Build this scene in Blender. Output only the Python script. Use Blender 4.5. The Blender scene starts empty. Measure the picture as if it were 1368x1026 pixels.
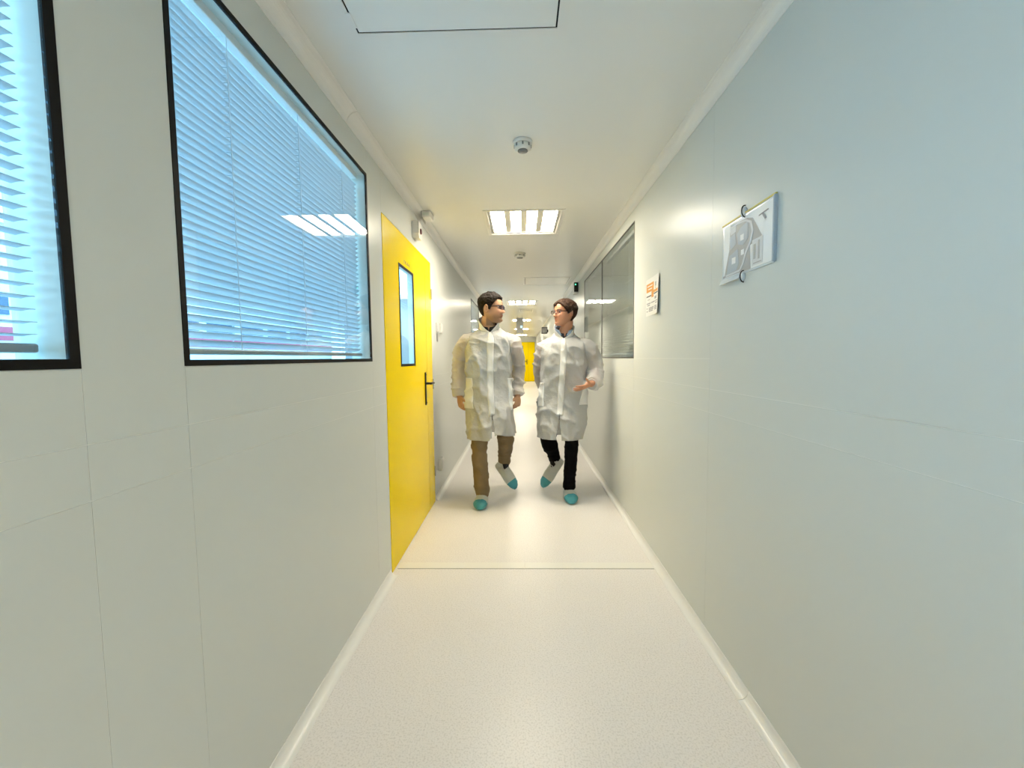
import bpy, bmesh, math, random
import numpy as np
from mathutils import Matrix, Vector
random.seed(4); np.random.seed(4)
S = bpy.context.scene
COL = S.collection
R_ = math.radians

# ------------------------------------------------------------------ camera
cd = bpy.data.cameras.new('camera'); cam = bpy.data.objects.new('camera', cd); COL.objects.link(cam)
S.camera = cam
FPX, PITCH, YAW, ROLL = 544.37, .0641, .0223, -.0108
cp, sp, cy, sy = math.cos(PITCH), math.sin(PITCH), math.cos(YAW), math.sin(YAW)
Fv = Vector((-sy*cp, cy*cp, -sp)); ri = Vector((cy, sy, 0)); upv = ri.cross(Fv)
Rv = math.cos(ROLL)*ri + math.sin(ROLL)*upv; Uv = -math.sin(ROLL)*ri + math.cos(ROLL)*upv
m = Matrix((( Rv.x, Uv.x, -Fv.x, 0), (Rv.y, Uv.y, -Fv.y, 0), (Rv.z, Uv.z, -Fv.z, 1.281), (0, 0, 0, 1)))
cam.matrix_world = m
cd.sensor_width = 36; cd.lens = FPX*36/1368; cd.clip_start = .02; cd.clip_end = 400

# ------------------------------------------------------------------ sky, exposure
w = bpy.data.worlds.new('sky'); S.world = w; w.use_nodes = True
nt = w.node_tree; bg = nt.nodes['Background']
bg.inputs['Color'].default_value = (.33, .71, 1.0, 1); bg.inputs['Strength'].default_value = 7.8
vs = S.view_settings
vs.view_transform = 'Standard'; vs.look = 'None'; vs.gamma = 1; vs.use_curve_mapping = False; vs.exposure = 0.0
LAMP_COL = (1.0, .90, .73, 1); LAMP_STR = 69.0

# ------------------------------------------------------------------ materials
def mat(name, col, rough=.5, metal=0, spec=.5, noise=None, bump=None, emit=None, sheen=0, coat=0):
    """noise=(scale, amount): gentle colour variation; bump=(scale, strength, distance)"""
    M = bpy.data.materials.new(name); M.use_nodes = True
    n = M.node_tree.nodes; l = M.node_tree.links; b = n['Principled BSDF']
    b.inputs['Base Color'].default_value = (*col, 1); b.inputs['Roughness'].default_value = rough
    b.inputs['Metallic'].default_value = metal; b.inputs['Specular IOR Level'].default_value = spec
    if coat: b.inputs['Coat Weight'].default_value = coat; b.inputs['Coat Roughness'].default_value = .12
    if noise or bump: tc = n.new('ShaderNodeTexCoord')
    if noise:
        t = n.new('ShaderNodeTexNoise'); t.inputs['Scale'].default_value = noise[0]; t.inputs['Detail'].default_value = 4
        l.new(tc.outputs['Object'], t.inputs['Vector'])
        mx = n.new('ShaderNodeMix'); mx.data_type = 'RGBA'; a = noise[1]
        mx.inputs[6].default_value = (*[c*(1-a) for c in col], 1); mx.inputs[7].default_value = (*[min(1, c*(1+a)) for c in col], 1)
        l.new(t.outputs['Fac'], mx.inputs[0]); l.new(mx.outputs[2], b.inputs['Base Color'])
    if bump:
        t2 = n.new('ShaderNodeTexNoise'); t2.inputs['Scale'].default_value = bump[0]; t2.inputs['Detail'].default_value = 5
        l.new(tc.outputs['Object'], t2.inputs['Vector'])
        bp = n.new('ShaderNodeBump'); bp.inputs['Strength'].default_value = bump[1]; bp.inputs['Distance'].default_value = bump[2]
        l.new(t2.outputs['Fac'], bp.inputs['Height']); l.new(bp.outputs['Normal'], b.inputs['Normal'])
    if emit:
        b.inputs['Emission Color'].default_value = (*emit[:3], 1); b.inputs['Emission Strength'].default_value = emit[3]
    return M

def mat_attr(name, rough=.5, bump=None):
    M = mat(name, (.5, .5, .5), rough, bump=bump)
    n = M.node_tree.nodes; a = n.new('ShaderNodeAttribute'); a.attribute_name = 'Col'
    M.node_tree.links.new(a.outputs['Color'], n['Principled BSDF'].inputs['Base Color'])
    return M

def mat_glass(name, tint=(1, 1, 1), ior=1.5, veil=0.0):
    M = bpy.data.materials.new(name); M.use_nodes = True
    n = M.node_tree.nodes; l = M.node_tree.links; n.clear()
    o = n.new('ShaderNodeOutputMaterial'); t = n.new('ShaderNodeBsdfTransparent'); g = n.new('ShaderNodeBsdfGlossy')
    t.inputs['Color'].default_value = (*tint, 1); g.inputs['Roughness'].default_value = .01
    lw = n.new('ShaderNodeLayerWeight'); lw.inputs['Blend'].default_value = .5
    pw = n.new('ShaderNodeMath'); pw.operation = 'POWER'; pw.inputs[1].default_value = 5; l.new(lw.outputs['Facing'], pw.inputs[0])
    f = n.new('ShaderNodeMath'); f.operation = 'MULTIPLY_ADD'; r0 = ((ior-1)/(ior+1))**2
    f.inputs[1].default_value = 1-r0; f.inputs[2].default_value = r0; l.new(pw.outputs[0], f.inputs[0])
    x = n.new('ShaderNodeMixShader'); l.new(f.outputs[0], x.inputs[0]); l.new(t.outputs[0], x.inputs[1]); l.new(g.outputs[0], x.inputs[2])
    l.new(x.outputs[0], o.inputs['Surface'])
    return M

def mat_sheet(name, col, transl=.4, transp=0.0, rough=.6, bump=None):
    """thin sheet material: diffuse + translucent + a little see-through"""
    M = bpy.data.materials.new(name); M.use_nodes = True
    n = M.node_tree.nodes; l = M.node_tree.links; n.clear()
    o = n.new('ShaderNodeOutputMaterial'); p = n.new('ShaderNodeBsdfPrincipled'); t = n.new('ShaderNodeBsdfTranslucent')
    p.inputs['Base Color'].default_value = (*col, 1); p.inputs['Roughness'].default_value = rough; p.inputs['Specular IOR Level'].default_value = .35
    t.inputs['Color'].default_value = (*col, 1)
    x = n.new('ShaderNodeMixShader'); x.inputs[0].default_value = transl
    l.new(p.outputs[0], x.inputs[1]); l.new(t.outputs[0], x.inputs[2]); out = x
    if transp:
        tr = n.new('ShaderNodeBsdfTransparent'); y = n.new('ShaderNodeMixShader'); y.inputs[0].default_value = transp
        l.new(x.outputs[0], y.inputs[1]); l.new(tr.outputs[0], y.inputs[2]); out = y
    if bump:
        tc = n.new('ShaderNodeTexCoord'); t2 = n.new('ShaderNodeTexNoise'); t2.inputs['Scale'].default_value = bump[0]; t2.inputs['Detail'].default_value = 6
        l.new(tc.outputs['Object'], t2.inputs['Vector'])
        bp = n.new('ShaderNodeBump'); bp.inputs['Strength'].default_value = bump[1]; bp.inputs['Distance'].default_value = bump[2]
        l.new(t2.outputs['Fac'], bp.inputs['Height']); l.new(bp.outputs['Normal'], p.inputs['Normal']); l.new(bp.outputs['Normal'], t.inputs['Normal'])
    l.new(out.outputs[0], o.inputs['Surface'])
    return M

def mat_floor():
    M = mat('vinyl_floor', (.80, .76, .72), .34, spec=.25)
    n = M.node_tree.nodes; l = M.node_tree.links; b = n['Principled BSDF']
    tc = n.new('ShaderNodeTexCoord')
    t = n.new('ShaderNodeTexNoise'); t.inputs['Scale'].default_value = 160; t.inputs['Detail'].default_value = 3
    t3 = n.new('ShaderNodeTexNoise'); t3.inputs['Scale'].default_value = 1.7; t3.inputs['Detail'].default_value = 5
    r = n.new('ShaderNodeValToRGB'); r.color_ramp.elements[0].position = .34; r.color_ramp.elements[0].color = (.75, .72, .70, 1)
    r.color_ramp.elements[1].position = .52; r.color_ramp.elements[1].color = (.89, .86, .845, 1)
    mx = n.new('ShaderNodeMix'); mx.data_type = 'RGBA'; mx.blend_type = 'MULTIPLY'; mx.inputs[0].default_value = 1
    r3 = n.new('ShaderNodeValToRGB'); r3.color_ramp.elements[0].color = (.93, .92, .90, 1); r3.color_ramp.elements[1].color = (1, 1, 1, 1)
    l.new(tc.outputs['Object'], t.inputs['Vector']); l.new(tc.outputs['Object'], t3.inputs['Vector'])
    l.new(t.outputs['Fac'], r.inputs[0]); l.new(t3.outputs['Fac'], r3.inputs[0])
    l.new(r.outputs[0], mx.inputs[6]); l.new(r3.outputs[0], mx.inputs[7]); l.new(mx.outputs[2], b.inputs['Base Color'])
    rr = n.new('ShaderNodeMapRange'); rr.inputs['To Min'].default_value = .26; rr.inputs['To Max'].default_value = .42
    l.new(t3.outputs['Fac'], rr.inputs[0]); l.new(rr.outputs[0], b.inputs['Roughness'])
    return M

MT = dict(
    wall=mat('wall_panel', (.68, .70, .665), .30, spec=.07, noise=(1.1, .02), bump=(9, .03, .002)),
    sealant=mat('white_sealant', (.86, .86, .82), .4),
    ceil=mat('ceiling_panel', (.84, .84, .81), .25, spec=.2, noise=(1.3, .015)),
    cove=mat('white_cove', (.84, .83, .80), .30),
    floor=mat_floor(),
    strip=mat('threshold_strip', (.86, .84, .79), .4),
    black=mat('black_gasket', (.004, .004, .004), .5, spec=.15),
    blackpl=mat('black_plastic', (.007, .007, .008), .4, spec=.25),
    dkmetal=mat('dark_metal', (.06, .06, .058), .35, metal=.6),
    reveal=mat('window_reveal', (.70, .74, .68), .35),
    glass=mat_glass('clear_glass', (.95, .985, 1.0)),
    slat=mat_sheet('blind_slat', (.735, .75, .765), .52),
    slat_r=mat_sheet('beige_blind_slat', (.74, .74, .66), .3),
    rail=mat('blind_rail', (.35, .38, .40), .35, metal=.3),
    cord=mat('blind_cord', (.75, .8, .84), .7),
    yellow=mat('yellow_paint', (.94, .69, .0), .26, spec=.07, noise=(2, .03)),
    gap=mat('dark_gap', (.06, .05, .035), .8),
    white=mat('white_plastic', (.80, .79, .75), .35),
    whitemt=mat('white_enamel', (.80, .79, .76), .4),
    grey=mat('grey_metal', (.42, .42, .40), .4, metal=.3),
    lens=mat('grey_lens', (.22, .22, .22), .25),
    red=mat('dark_red_button', (.10, .006, .012), .3),
    lamp=mat('lamp_diffuser', (.9, .9, .9), .5, emit=(*LAMP_COL[:3], LAMP_STR)),
    reflector=mat('lamp_reflector', (.78, .76, .66), .3, metal=.3),
    green=mat('green_led', (.1, .8, .3), .4, emit=(.1, 1, .4, 3)),
    blueled=mat('pale_blue_display', (.4, .7, .9), .4, emit=(.4, .8, 1, 1.2)),
    paper=mat('white_paper', (.80, .80, .77), .6),
    sleeve=mat('plastic_sleeve', (.62, .69, .74), .25),
    yel_edge=mat('yellow_strip', (.62, .52, .10), .5),
    orange=mat('orange_print', (.72, .33, .07), .6),
    ink=mat('dark_ink', (.05, .05, .06), .6),
    ink2=mat('grey_ink', (.34, .34, .36), .6),
    mapgrey=mat('map_grey', (.34, .36, .38), .5),
    mapblue=mat('map_blue_grey', (.36, .44, .52), .5),
    maplite=mat('map_light_grey', (.60, .64, .68), .5),
    mapwhite=mat('map_white', (.80, .84, .87), .5),
    facade=mat('facade_render', (.74, .76, .76), .8, noise=(.6, .06)),
    facade_win=mat('facade_window', (.03, .07, .13), .1),
    facade_red=mat('facade_red', (.42, .05, .10), .5),
    asphalt=mat('asphalt', (.30, .31, .32), .9, noise=(3, .15)),
    coat=mat_sheet('nonwoven_coat', (.69, .695, .695), .16, .32, .5, bump=(30, .8, .014)),
    coat2=mat_sheet('nonwoven_double', (.86, .86, .85), .15, .05, .5, bump=(60, .3, .006)),
    chino=mat('khaki_cotton', (.21, .15, .078), .85, noise=(14, .18), bump=(60, .4, .004)),
    blacktr=mat('black_cotton', (.004, .004, .005), .9, spec=.08, bump=(60, .3, .004)),
    navy=mat('dark_knit', (.018, .016, .026), .9),
    darktee=mat('black_tee', (.012, .010, .012), .9),
    bluecol=mat('light_blue_shirt', (.36, .46, .62), .75),
    hairL=mat('dark_hair', (.014, .009, .007), .7, spec=.2, noise=(120, .6), bump=(150, 1, .01)),
    hairR=mat('brown_hair', (.040, .018, .009), .62, spec=.22, noise=(90, .6), bump=(130, 1, .01)),
    skin=mat_attr('skin', .48, bump=(180, .12, .002)),
    eye=mat_attr('eyeball', .15),
    cover_w=mat_sheet('cover_white', (.74, .76, .72), .2, 0, .55, bump=(70, .6, .006)),
    cover_b=mat('cover_blue', (.06, .33, .42), .35, noise=(20, .2), bump=(60, .5, .005)),
    frameD=mat('dark_frame', (.012, .010, .020), .25),
    frameR=mat('brown_frame', (.055, .012, .010), .25),
    lensD=mat_glass('tinted_lens', (.5, .5, .62), 1.6),
    lensC=mat_glass('clear_lens', (.93, .93, .93), 1.5),
)

# ------------------------------------------------------------------ helpers
def mesh_obj(name, v, f, material, parent=None, smooth=False, origin=None):
    me = bpy.data.meshes.new(name)
    v = np.asarray(v, float)
    if origin is not None: v = v - np.asarray(origin)
    me.from_pydata(v.tolist(), [], [list(map(int, q)) for q in f]); me.update()
    if material is not None:
        for mm in (material if isinstance(material, (list, tuple)) else [material]): me.materials.append(mm)
    if smooth: me.polygons.foreach_set('use_smooth', [True]*len(me.polygons))
    bm = bmesh.new(); bm.from_mesh(me); bmesh.ops.recalc_face_normals(bm, faces=bm.faces); bm.to_mesh(me); bm.free()
    o = bpy.data.objects.new(name, me); COL.objects.link(o)
    if parent: o.parent = parent
    return o
def empty(name, loc=(0, 0, 0), parent=None):
    o = bpy.data.objects.new(name, None); COL.objects.link(o); o.location = loc; o.empty_display_size = .1
    if parent: o.parent = parent
    return o
def tag(o, label, cat, group=None):
    o['label'] = label; o['category'] = cat
    if group: o['group'] = group
    return o
def struct(o, label=None):
    o['kind'] = 'structure'
    if label: o['label'] = label
    return o
class G:
    """collects solids into one mesh"""
    def __init__(s): s.v = []; s.f = []
    def add(s, v, f):
        n = len(s.v); s.v += [tuple(map(float, p)) for p in v]; s.f += [[i+n for i in q] for q in f]; return s
    def box(s, x0, x1, y0, y1, z0, z1, bev=0):
        x0, x1 = sorted((x0, x1)); y0, y1 = sorted((y0, y1)); z0, z1 = sorted((z0, z1))
        if bev:
            bm = bmesh.new(); bmesh.ops.create_cube(bm, size=1)
            for q in bm.verts: q.co = Vector(((x0+x1)/2+q.co.x*(x1-x0), (y0+y1)/2+q.co.y*(y1-y0), (z0+z1)/2+q.co.z*(z1-z0)))
            bmesh.ops.bevel(bm, geom=bm.edges[:], offset=bev, segments=2, affect='EDGES', profile=.5)
            bm.verts.index_update(); s.add([q.co for q in bm.verts], [[q.index for q in f.verts] for f in bm.faces]); bm.free()
            return s
        return s.add([(x0,y0,z0),(x1,y0,z0),(x1,y1,z0),(x0,y1,z0),(x0,y0,z1),(x1,y0,z1),(x1,y1,z1),(x0,y1,z1)],
                     [(0,3,2,1),(4,5,6,7),(0,1,5,4),(1,2,6,5),(2,3,7,6),(3,0,4,7)])
    def obj(s, name, material, parent=None, smooth=False, origin=None):
        return mesh_obj(name, s.v, s.f, material, parent, smooth, origin)
def grid_faces(nr, nc, closed=False):
    f = []
    for i in range(nr-1):
        for j in range(nc if closed else nc-1):
            k = (j+1) % nc
            f.append((i*nc+j, i*nc+k, (i+1)*nc+k, (i+1)*nc+j))
    return f
def loft(rings, caps=True):
    rings = [np.asarray(r) for r in rings]; nc = len(rings[0]); nr = len(rings)
    v = np.concatenate(rings); f = grid_faces(nr, nc, True)
    if caps: f = f + [tuple(range(nc))[::-1], tuple((nr-1)*nc+j for j in range(nc))]
    return v, f
def unit(a): a = np.asarray(a, float); return a/np.linalg.norm(a)
def smooth_path(P, R, n):
    """Catmull-Rom through the points with radii"""
    P = np.asarray(P, float); R = np.asarray([r if hasattr(r, '__len__') else (r, r) for r in R], float)
    A = np.concatenate([P, R], 1); A = np.concatenate([[2*A[0]-A[1]], A, [2*A[-1]-A[-2]]])
    out = []
    for i in range(1, len(A)-2):
        for t in np.linspace(0, 1, n, endpoint=False):
            p0, p1, p2, p3 = A[i-1:i+3]
            out.append(.5*((2*p1)+(-p0+p2)*t+(2*p0-5*p1+4*p2-p3)*t*t+(-p0+3*p1-3*p2+p3)*t**3))
    out.append(A[-2]); out = np.array(out); return out[:, :3], np.maximum(out[:, 3:5], .001)
def tube(P, R, ref=(0, 1, 0), nc=16, n=5, round_ends=True, caps=True):
    P, R = smooth_path(P, R, n)
    T = np.gradient(P, axis=0); T /= np.linalg.norm(T, axis=1)[:, None]
    if round_ends:
        def ends(sgn, i):
            o = []
            for a in (60, 30) if sgn < 0 else (30, 60):
                rr = R[i].mean(); o.append((P[i]+sgn*T[i]*rr*math.sin(R_(a)), R[i]*math.cos(R_(a)), T[i]))
            return o
        seq = ends(-1, 0)+[(P[i], R[i], T[i]) for i in range(len(P))]+ends(1, -1)
    else: seq = [(P[i], R[i], T[i]) for i in range(len(P))]
    rings = []; ang = np.linspace(0, 2*np.pi, nc, endpoint=False)
    for p, r, t in seq:
        b = np.cross(t, ref); b /= np.linalg.norm(b)+1e-9; c = np.cross(b, t)
        rings.append(p+np.outer(np.cos(ang)*r[0], b)+np.outer(np.sin(ang)*r[1], c))
    return loft(rings, caps)
def slab(axis, front, back, u0, u1, v0, v1, holes=()):
    """a slab perpendicular to an axis with rectangular holes; for x: u=y, v=z; y: u=x, v=z; z: u=x, v=y"""
    us = sorted({u0, u1, *[h[0] for h in holes], *[h[1] for h in holes]}); vz = sorted({v0, v1, *[h[2] for h in holes], *[h[3] for h in holes]})
    us = [u for u in us if u0 <= u <= u1]; vz = [q for q in vz if v0 <= q <= v1]
    def solid(i, j):
        if i < 0 or j < 0 or i >= len(us)-1 or j >= len(vz)-1: return False
        a, b = (us[i]+us[i+1])/2, (vz[j]+vz[j+1])/2
        return not any(h[0] < a < h[1] and h[2] < b < h[3] for h in holes)
    def P(d, u, q): return {0: (d, u, q), 1: (u, d, q), 2: (u, q, d)}[axis]
    g = G()
    for i in range(len(us)-1):
        for j in range(len(vz)-1):
            if not solid(i, j): continue
            a, b, c, d = us[i], us[i+1], vz[j], vz[j+1]
            for x in (front, back): g.add([P(x,a,c),P(x,b,c),P(x,b,d),P(x,a,d)], [(0,1,2,3)])
            for (ii, jj, e) in ((i-1,j,((a,c),(a,d))),(i+1,j,((b,c),(b,d))),(i,j-1,((a,c),(b,c))),(i,j+1,((a,d),(b,d)))):
                if not solid(ii, jj): g.add([P(front,*e[0]),P(front,*e[1]),P(back,*e[1]),P(back,*e[0])], [(0,1,2,3)])
    bm = bmesh.new(); vv = [bm.verts.new(q) for q in g.v]
    for q in g.f: bm.faces.new([vv[k] for k in q])
    bmesh.ops.remove_doubles(bm, verts=bm.verts[:], dist=1e-5); bm.verts.index_update()
    h = G(); h.add([q.co for q in bm.verts], [[q.index for q in f.verts] for f in bm.faces]); bm.free()
    return h
# vectorised value noise
def _h(ix, iy, iz):
    n = (ix*374761393 + iy*668265263 + iz*2147483647) & 0xffffffff
    n = ((n ^ (n >> 13))*1274126177) & 0xffffffff
    return ((n ^ (n >> 16)) & 0xffff)/65535.0
def vnoise(p):
    p = np.asarray(p, float); i = np.floor(p).astype(np.int64); f = p-i; f = f*f*(3-2*f); r = 0
    for dx in (0, 1):
        for dy in (0, 1):
            for dz in (0, 1):
                wgt = (f[..., 0] if dx else 1-f[..., 0])*(f[..., 1] if dy else 1-f[..., 1])*(f[..., 2] if dz else 1-f[..., 2])
                r = r + wgt*_h(i[..., 0]+dx, i[..., 1]+dy, i[..., 2]+dz)
    return r
def fbm(p, o=3): return sum(vnoise(np.asarray(p)*2**k+17*k)*.5**k for k in range(o))/sum(.5**k for k in range(o))
def ridge(p): return 1-np.abs(2*vnoise(p)-1)
def sstep(a, b, x): t = np.clip((x-a)/(b-a), 0, 1); return t*t*(3-2*t)

# ------------------------------------------------------------------ the corridor shell
XL, XR, ZC, YB, YE = -.78, .8336, 2.40, -2.6, 22.0
SK = .0008   # how far panels stand proud of their joints
W1 = (.930, 2.127, 1.270, 2.226); W2 = (-.56, .706, 1.270, 2.226); W4 = (6.48, 7.70, 1.270, 2.226)
W5 = (-2.03, -.78, 1.270, 2.226); W3 = (3.035, 5.38, 1.268, 2.262); D1 = (2.335, 3.575, 0, 2.112)
LIGHTS = [(.035, -1.60), (.035, 3.475), (.035, 8.42), (.035, 12.35), (.035, 16.1), (.035, 20.3)]
flo = slab(2, 0, -.12, XL-.1, XR+.1, YB, YE+.1).obj('floor', MT['floor']); struct(flo, 'pale speckled vinyl corridor floor')
ce = slab(2, ZC, ZC+.14, XL-.1, XR+.1, YB, YE+.1, [(x-.30, x+.30, y-.30, y+.30) for x, y in LIGHTS]).obj('ceiling', MT['ceil']); struct(ce, 'white glossy panel ceiling')
wl = slab(0, XL-SK, XL-.1, YB, YE+.1, 0, ZC, [W1, W2, W4, W5, D1]).obj('wall_left', MT['sealant']); struct(wl, 'pale grey panel wall with windows and a yellow door')
wr = slab(0, XR+SK, XR+.1, YB, YE+.1, 0, ZC, [W3]).obj('wall_right', MT['sealant']); struct(wr, 'pale grey panel wall with pinned map')
we = slab(1, YE, YE+.1, XL, XR, 0, ZC).obj('wall_end', MT['wall']); struct(we, 'far end wall of the corridor')
wb = slab(1, YB, YB-.1, XL-.1, XR+.1, -.12, ZC).obj('wall_back', MT['wall']); struct(wb, 'wall behind the viewer')

def panels(parent, x, sgn, cols):
    """cols: (y0, y1, [z breaks]); each piece a panel with hairline joints"""
    J = .0007
    for y0, y1, zs in cols:
        for z0, z1 in zs:
            g = G(); g.box(x, x+sgn*(SK+.004), y0+J, y1-J, z0+J, z1-J); g.obj('panel', MT['wall'], parent)
A, B = 1.030, 1.133
full = [(0, A), (A, B), (B, ZC)]
def win(w): return [(0, A), (A, B), (B, w[2]), (w[3], ZC)]
panels(wl, XL, -1, [(YB, W5[0], full), (W5[0], W5[1], win(W5)), (W5[1], W2[0], full), (W2[0], W2[1], win(W2)), (W2[1], W1[0], full), (W1[0], W1[1], win(W1)), (W1[1], D1[0], full),
                    (D1[0], D1[1], [(D1[3], ZC)]), (D1[1], 5.3, full), (5.3, W4[0], full), (W4[0], W4[1], win(W4)), (W4[1], 9.1, full), (9.1, 11.5, full), (11.5, 14, full), (14, 18, full), (18, YE, full)])
C_ = W3[2]
mid = [(0, A), (A, B), (B, C_), (C_, ZC)]
panels(wr, XR, 1, [(YB, -.55, full), (-.55, .62, full), (.62, 1.82, full), (1.82, W3[0], mid), (W3[0], W3[1], win(W3)), (W3[1], 6.6, full), (6.6, 9.1, full), (9.1, 11.5, full), (11.5, 14, full), (14, 18, full), (18, YE, full)])

# coves
def cove(x, z, sx, sz, r, y0, y1, lip=.006):
    """quarter-hollow profile filling a corner: at wall x going sx into the room, at z going sz"""
    prof = [(0, r+lip), (.0025, r+lip), (.0035, r)]
    for a in np.linspace(0, 90, 9): prof.append((r-(r-.0035)*math.cos(R_(a)), r-(r-.0035)*math.sin(R_(a))))
    prof += [(r+lip, .0025), (r+lip, 0), (0, 0)]
    n = len(prof); v = [(x+sx*p, y, z+sz*q) for y in (y0, y1) for p, q in prof]
    f = [(i, (i+1) % n, n+(i+1) % n, n+i) for i in range(n)]+[tuple(range(n)), tuple(range(n, 2*n))]
    return v, f
def cove_run(name, label, x, z, sx, sz, r, segs, name_piece='cove_piece'):
    e = empty(name, (x, segs[0][0], z)); struct(e, label)
    for a, b in segs:
        g = G(); g.add(*cove(x, z, sx, sz, r, a+.0012, b-.0012)); g.obj(name_piece, MT['cove'], e, origin=(x, segs[0][0], z))
cove_run('baseboard_left', 'white coved skirting along the left wall', XL, 0, 1, 1, .033, [(YB, .1), (.1, D1[0]-.012), (D1[1]+.015, 6.2), (6.2, 10), (10, 16), (16, YE)])
cove_run('baseboard_right', 'white coved skirting along the right wall', XR, 0, -1, 1, .033, [(YB, -.6), (-.6, 1.454), (1.454, 4.4), (4.4, 8), (8, 13), (13, YE)])
cove_run('trim_1', 'white ceiling cove along the left wall', XL, ZC, 1, -1, .046, [(YB, 1.9), (1.9, 6.2), (6.2, 12), (12, YE)])
cove_run('trim_2', 'white ceiling cove along the right wall', XR, ZC, -1, -1, .046, [(YB, 1.2), (1.2, 5.5), (5.5, 12), (12, YE)])
# threshold strip across the floor
t3 = empty('trim_3', (0, 2.43, 0)); struct(t3, 'flat pale joint strip across the floor')
for a, b in ((XL+.012, .01), (.012, XR-.04)):
    g = G(); g.box(a, b, 2.402-2.43, 2.472-2.43, 0, .0035, .0012); g.obj('strip', MT['strip'], t3)
g = G(); g.box(XL+.012, XR-.04, 2.3998-2.43, 2.4016-2.43, 0, .0006); g.obj('joint_line', MT['gap'], t3)

# ------------------------------------------------------------------ windows with blinds
def slat_mesh(name, ly, wdt, material):
    """curved thin slat along y, centred on its own axis"""
    n = 4; t = .0005; top = []; bot = []
    for i in range(n+1):
        u = (i/n-.5)*wdt; h = .0012*(1-(2*i/n-1)**2)
        top.append((u, h+t)); bot.append((u, h-t))
    prof = top+bot[::-1]; k = len(prof)
    v = [(p, y, q) for y in (-ly/2, ly/2) for p, q in prof]
    f = [(i, (i+1) % k, k+(i+1) % k, k+i) for i in range(k)]+[tuple(range(k)), tuple(range(k, 2*k))]
    me = bpy.data.meshes.new(name); me.from_pydata(v, [], f); me.update(); me.materials.append(material)
    return me
def blind(w, xw, sgn, off, tilt, label, material, cords, inset=(.025, .025), group='venetian blinds', pitch=.0212):
    y0, y1, z0, z1 = w[0]+inset[0], w[1]-inset[1], w[2]+.028, w[3]-.03
    x = xw+sgn*off; b = empty('venetian_blind', (x, (y0+y1)/2, z0)); tag(b, label, 'blind', group)
    me = slat_mesh('slat', y1-y0, .025, material)
    n = int((z1-z0-.03)/pitch)
    for i in range(n):
        o = bpy.data.objects.new('slat', me); COL.objects.link(o); o.parent = b
        o.location = (0, random.uniform(-.001, .001), .030+pitch*i)
        # the room-side edge is the higher one
        o.rotation_euler = (random.uniform(-.0008, .0008), sgn*R_(tilt+random.uniform(-1.2, 1.2)), 0)
    L = (y1-y0)/2
    g = G(); g.box(-.014, .014, -L, L, .0, .016, .004); g.obj('bottom_rail', MT['rail'], b)
    g = G(); g.box(-.016, .016, -L, L, z1-z0-.004, z1-z0+.026, .003); g.obj('head_rail', MT['white'], b)
    for cyy in cords:
        c = empty('ladder_cord', (0, cyy-(y0+y1)/2, 0), b)
        g = G()
        for sx in (-.0125, .0125): g.box(sx-.0009, sx+.0009, -.0009, .0009, .012, z1-z0)
        for i in range(n): g.box(-.0125, .0125, -.0012, .0012, .0268+pitch*i, .0276+pitch*i)
        COL.objects.unlink(c); bpy.data.objects.remove(c)
        o = g.obj('ladder_cord', MT['cord'], b); o.location = (0, cyy-(y0+y1)/2, 0)
    return b
def window(name, w, xw, sgn, label, bw=.015, mullions=(), frame='black', dep=.1):
    y0, y1, z0, z1 = w
    e = empty(name, (xw, (y0+y1)/2, z0)); struct(e, label); O = (xw, (y0+y1)/2, z0)
    f = slab(0, xw-sgn*.0015, xw+sgn*.006, y0, y1, z0, z1, [(y0+bw, y1-bw, z0+bw, z1-bw)]); f.obj('frame', MT[frame], e, origin=O)
    r = slab(0, xw+sgn*.0062, xw+sgn*(dep), y0, y1, z0, z1, [(y0+bw*.8, y1-bw*.8, z0+bw*.8, z1-bw*.8)]); r.obj('reveal', MT['reveal'], e, origin=O)
    ys = [y0+bw]+list(mullions)+[y1-bw]
    for a, b in zip(ys[:-1], ys[1:]):
        g = G(); g.box(xw+sgn*.0005, xw+sgn*.0055, a+.001, b-.001, z0+bw, z1-bw); g.obj('pane', MT['glass'], e, origin=O)
        g = G(); g.box(xw+sgn*(dep-.012), xw+sgn*(dep-.007), a-.0, b, z0+bw, z1-bw); g.obj('outer_pane', MT['glass'], e, origin=O)
    for yy in mullions:
        g = G(); g.box(xw-sgn*.0012, xw+sgn*.0062, yy-.008, yy+.008, z0+bw, z1-bw); g.obj('mullion', MT['dkmetal'], e, origin=O)
    return e
window('window_1', W1, XL, -1, 'black edged window with half closed blind next to the yellow door')
window('window_2', W2, XL, -1, 'black edged window with open blind at the left edge', bw=.017)
window('window_4', W4, XL, -1, 'distant black edged window on the left wall', bw=.015)
window('window_3', W3, XR, 1, 'thin edged two pane window on the right wall', bw=.009, mullions=(4.235,), frame='dkmetal')
window('window_5', W5, XL, -1, 'black edged window behind the viewer')
blind(W5, XL, -1, .055, 8, 'pale blue venetian blind in the window behind the viewer', MT['slat'], (-1.8, -1.0))
blind(W1, XL, -1,  .055, 39, 'pale blue venetian blind half closed in the window beside the yellow door', MT['slat'], (1.19, 1.56, 1.93))
blind(W2, XL, -1, .055, 6, 'pale blue venetian blind with open slats in the leftmost window', MT['slat'], (-.3, .1, .5))
blind(W4, XL, -1, .055, 45, 'venetian blind in the distant left window behind the man in khaki trousers', MT['slat'], (6.8, 7.4))
blind((W3[0], 4.235, W3[2], W3[3]), XR, 1, .055, 34, 'beige venetian blind behind the near pane of the right window', MT['slat_r'], (3.35, 3.95), inset=(.02, .012))
blind((4.235, W3[1], W3[2], W3[3]), XR, 1, .055, 34, 'beige venetian blind behind the far pane of the right window', MT['slat_r'], (4.55, 5.1), inset=(.012, .02))

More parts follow.
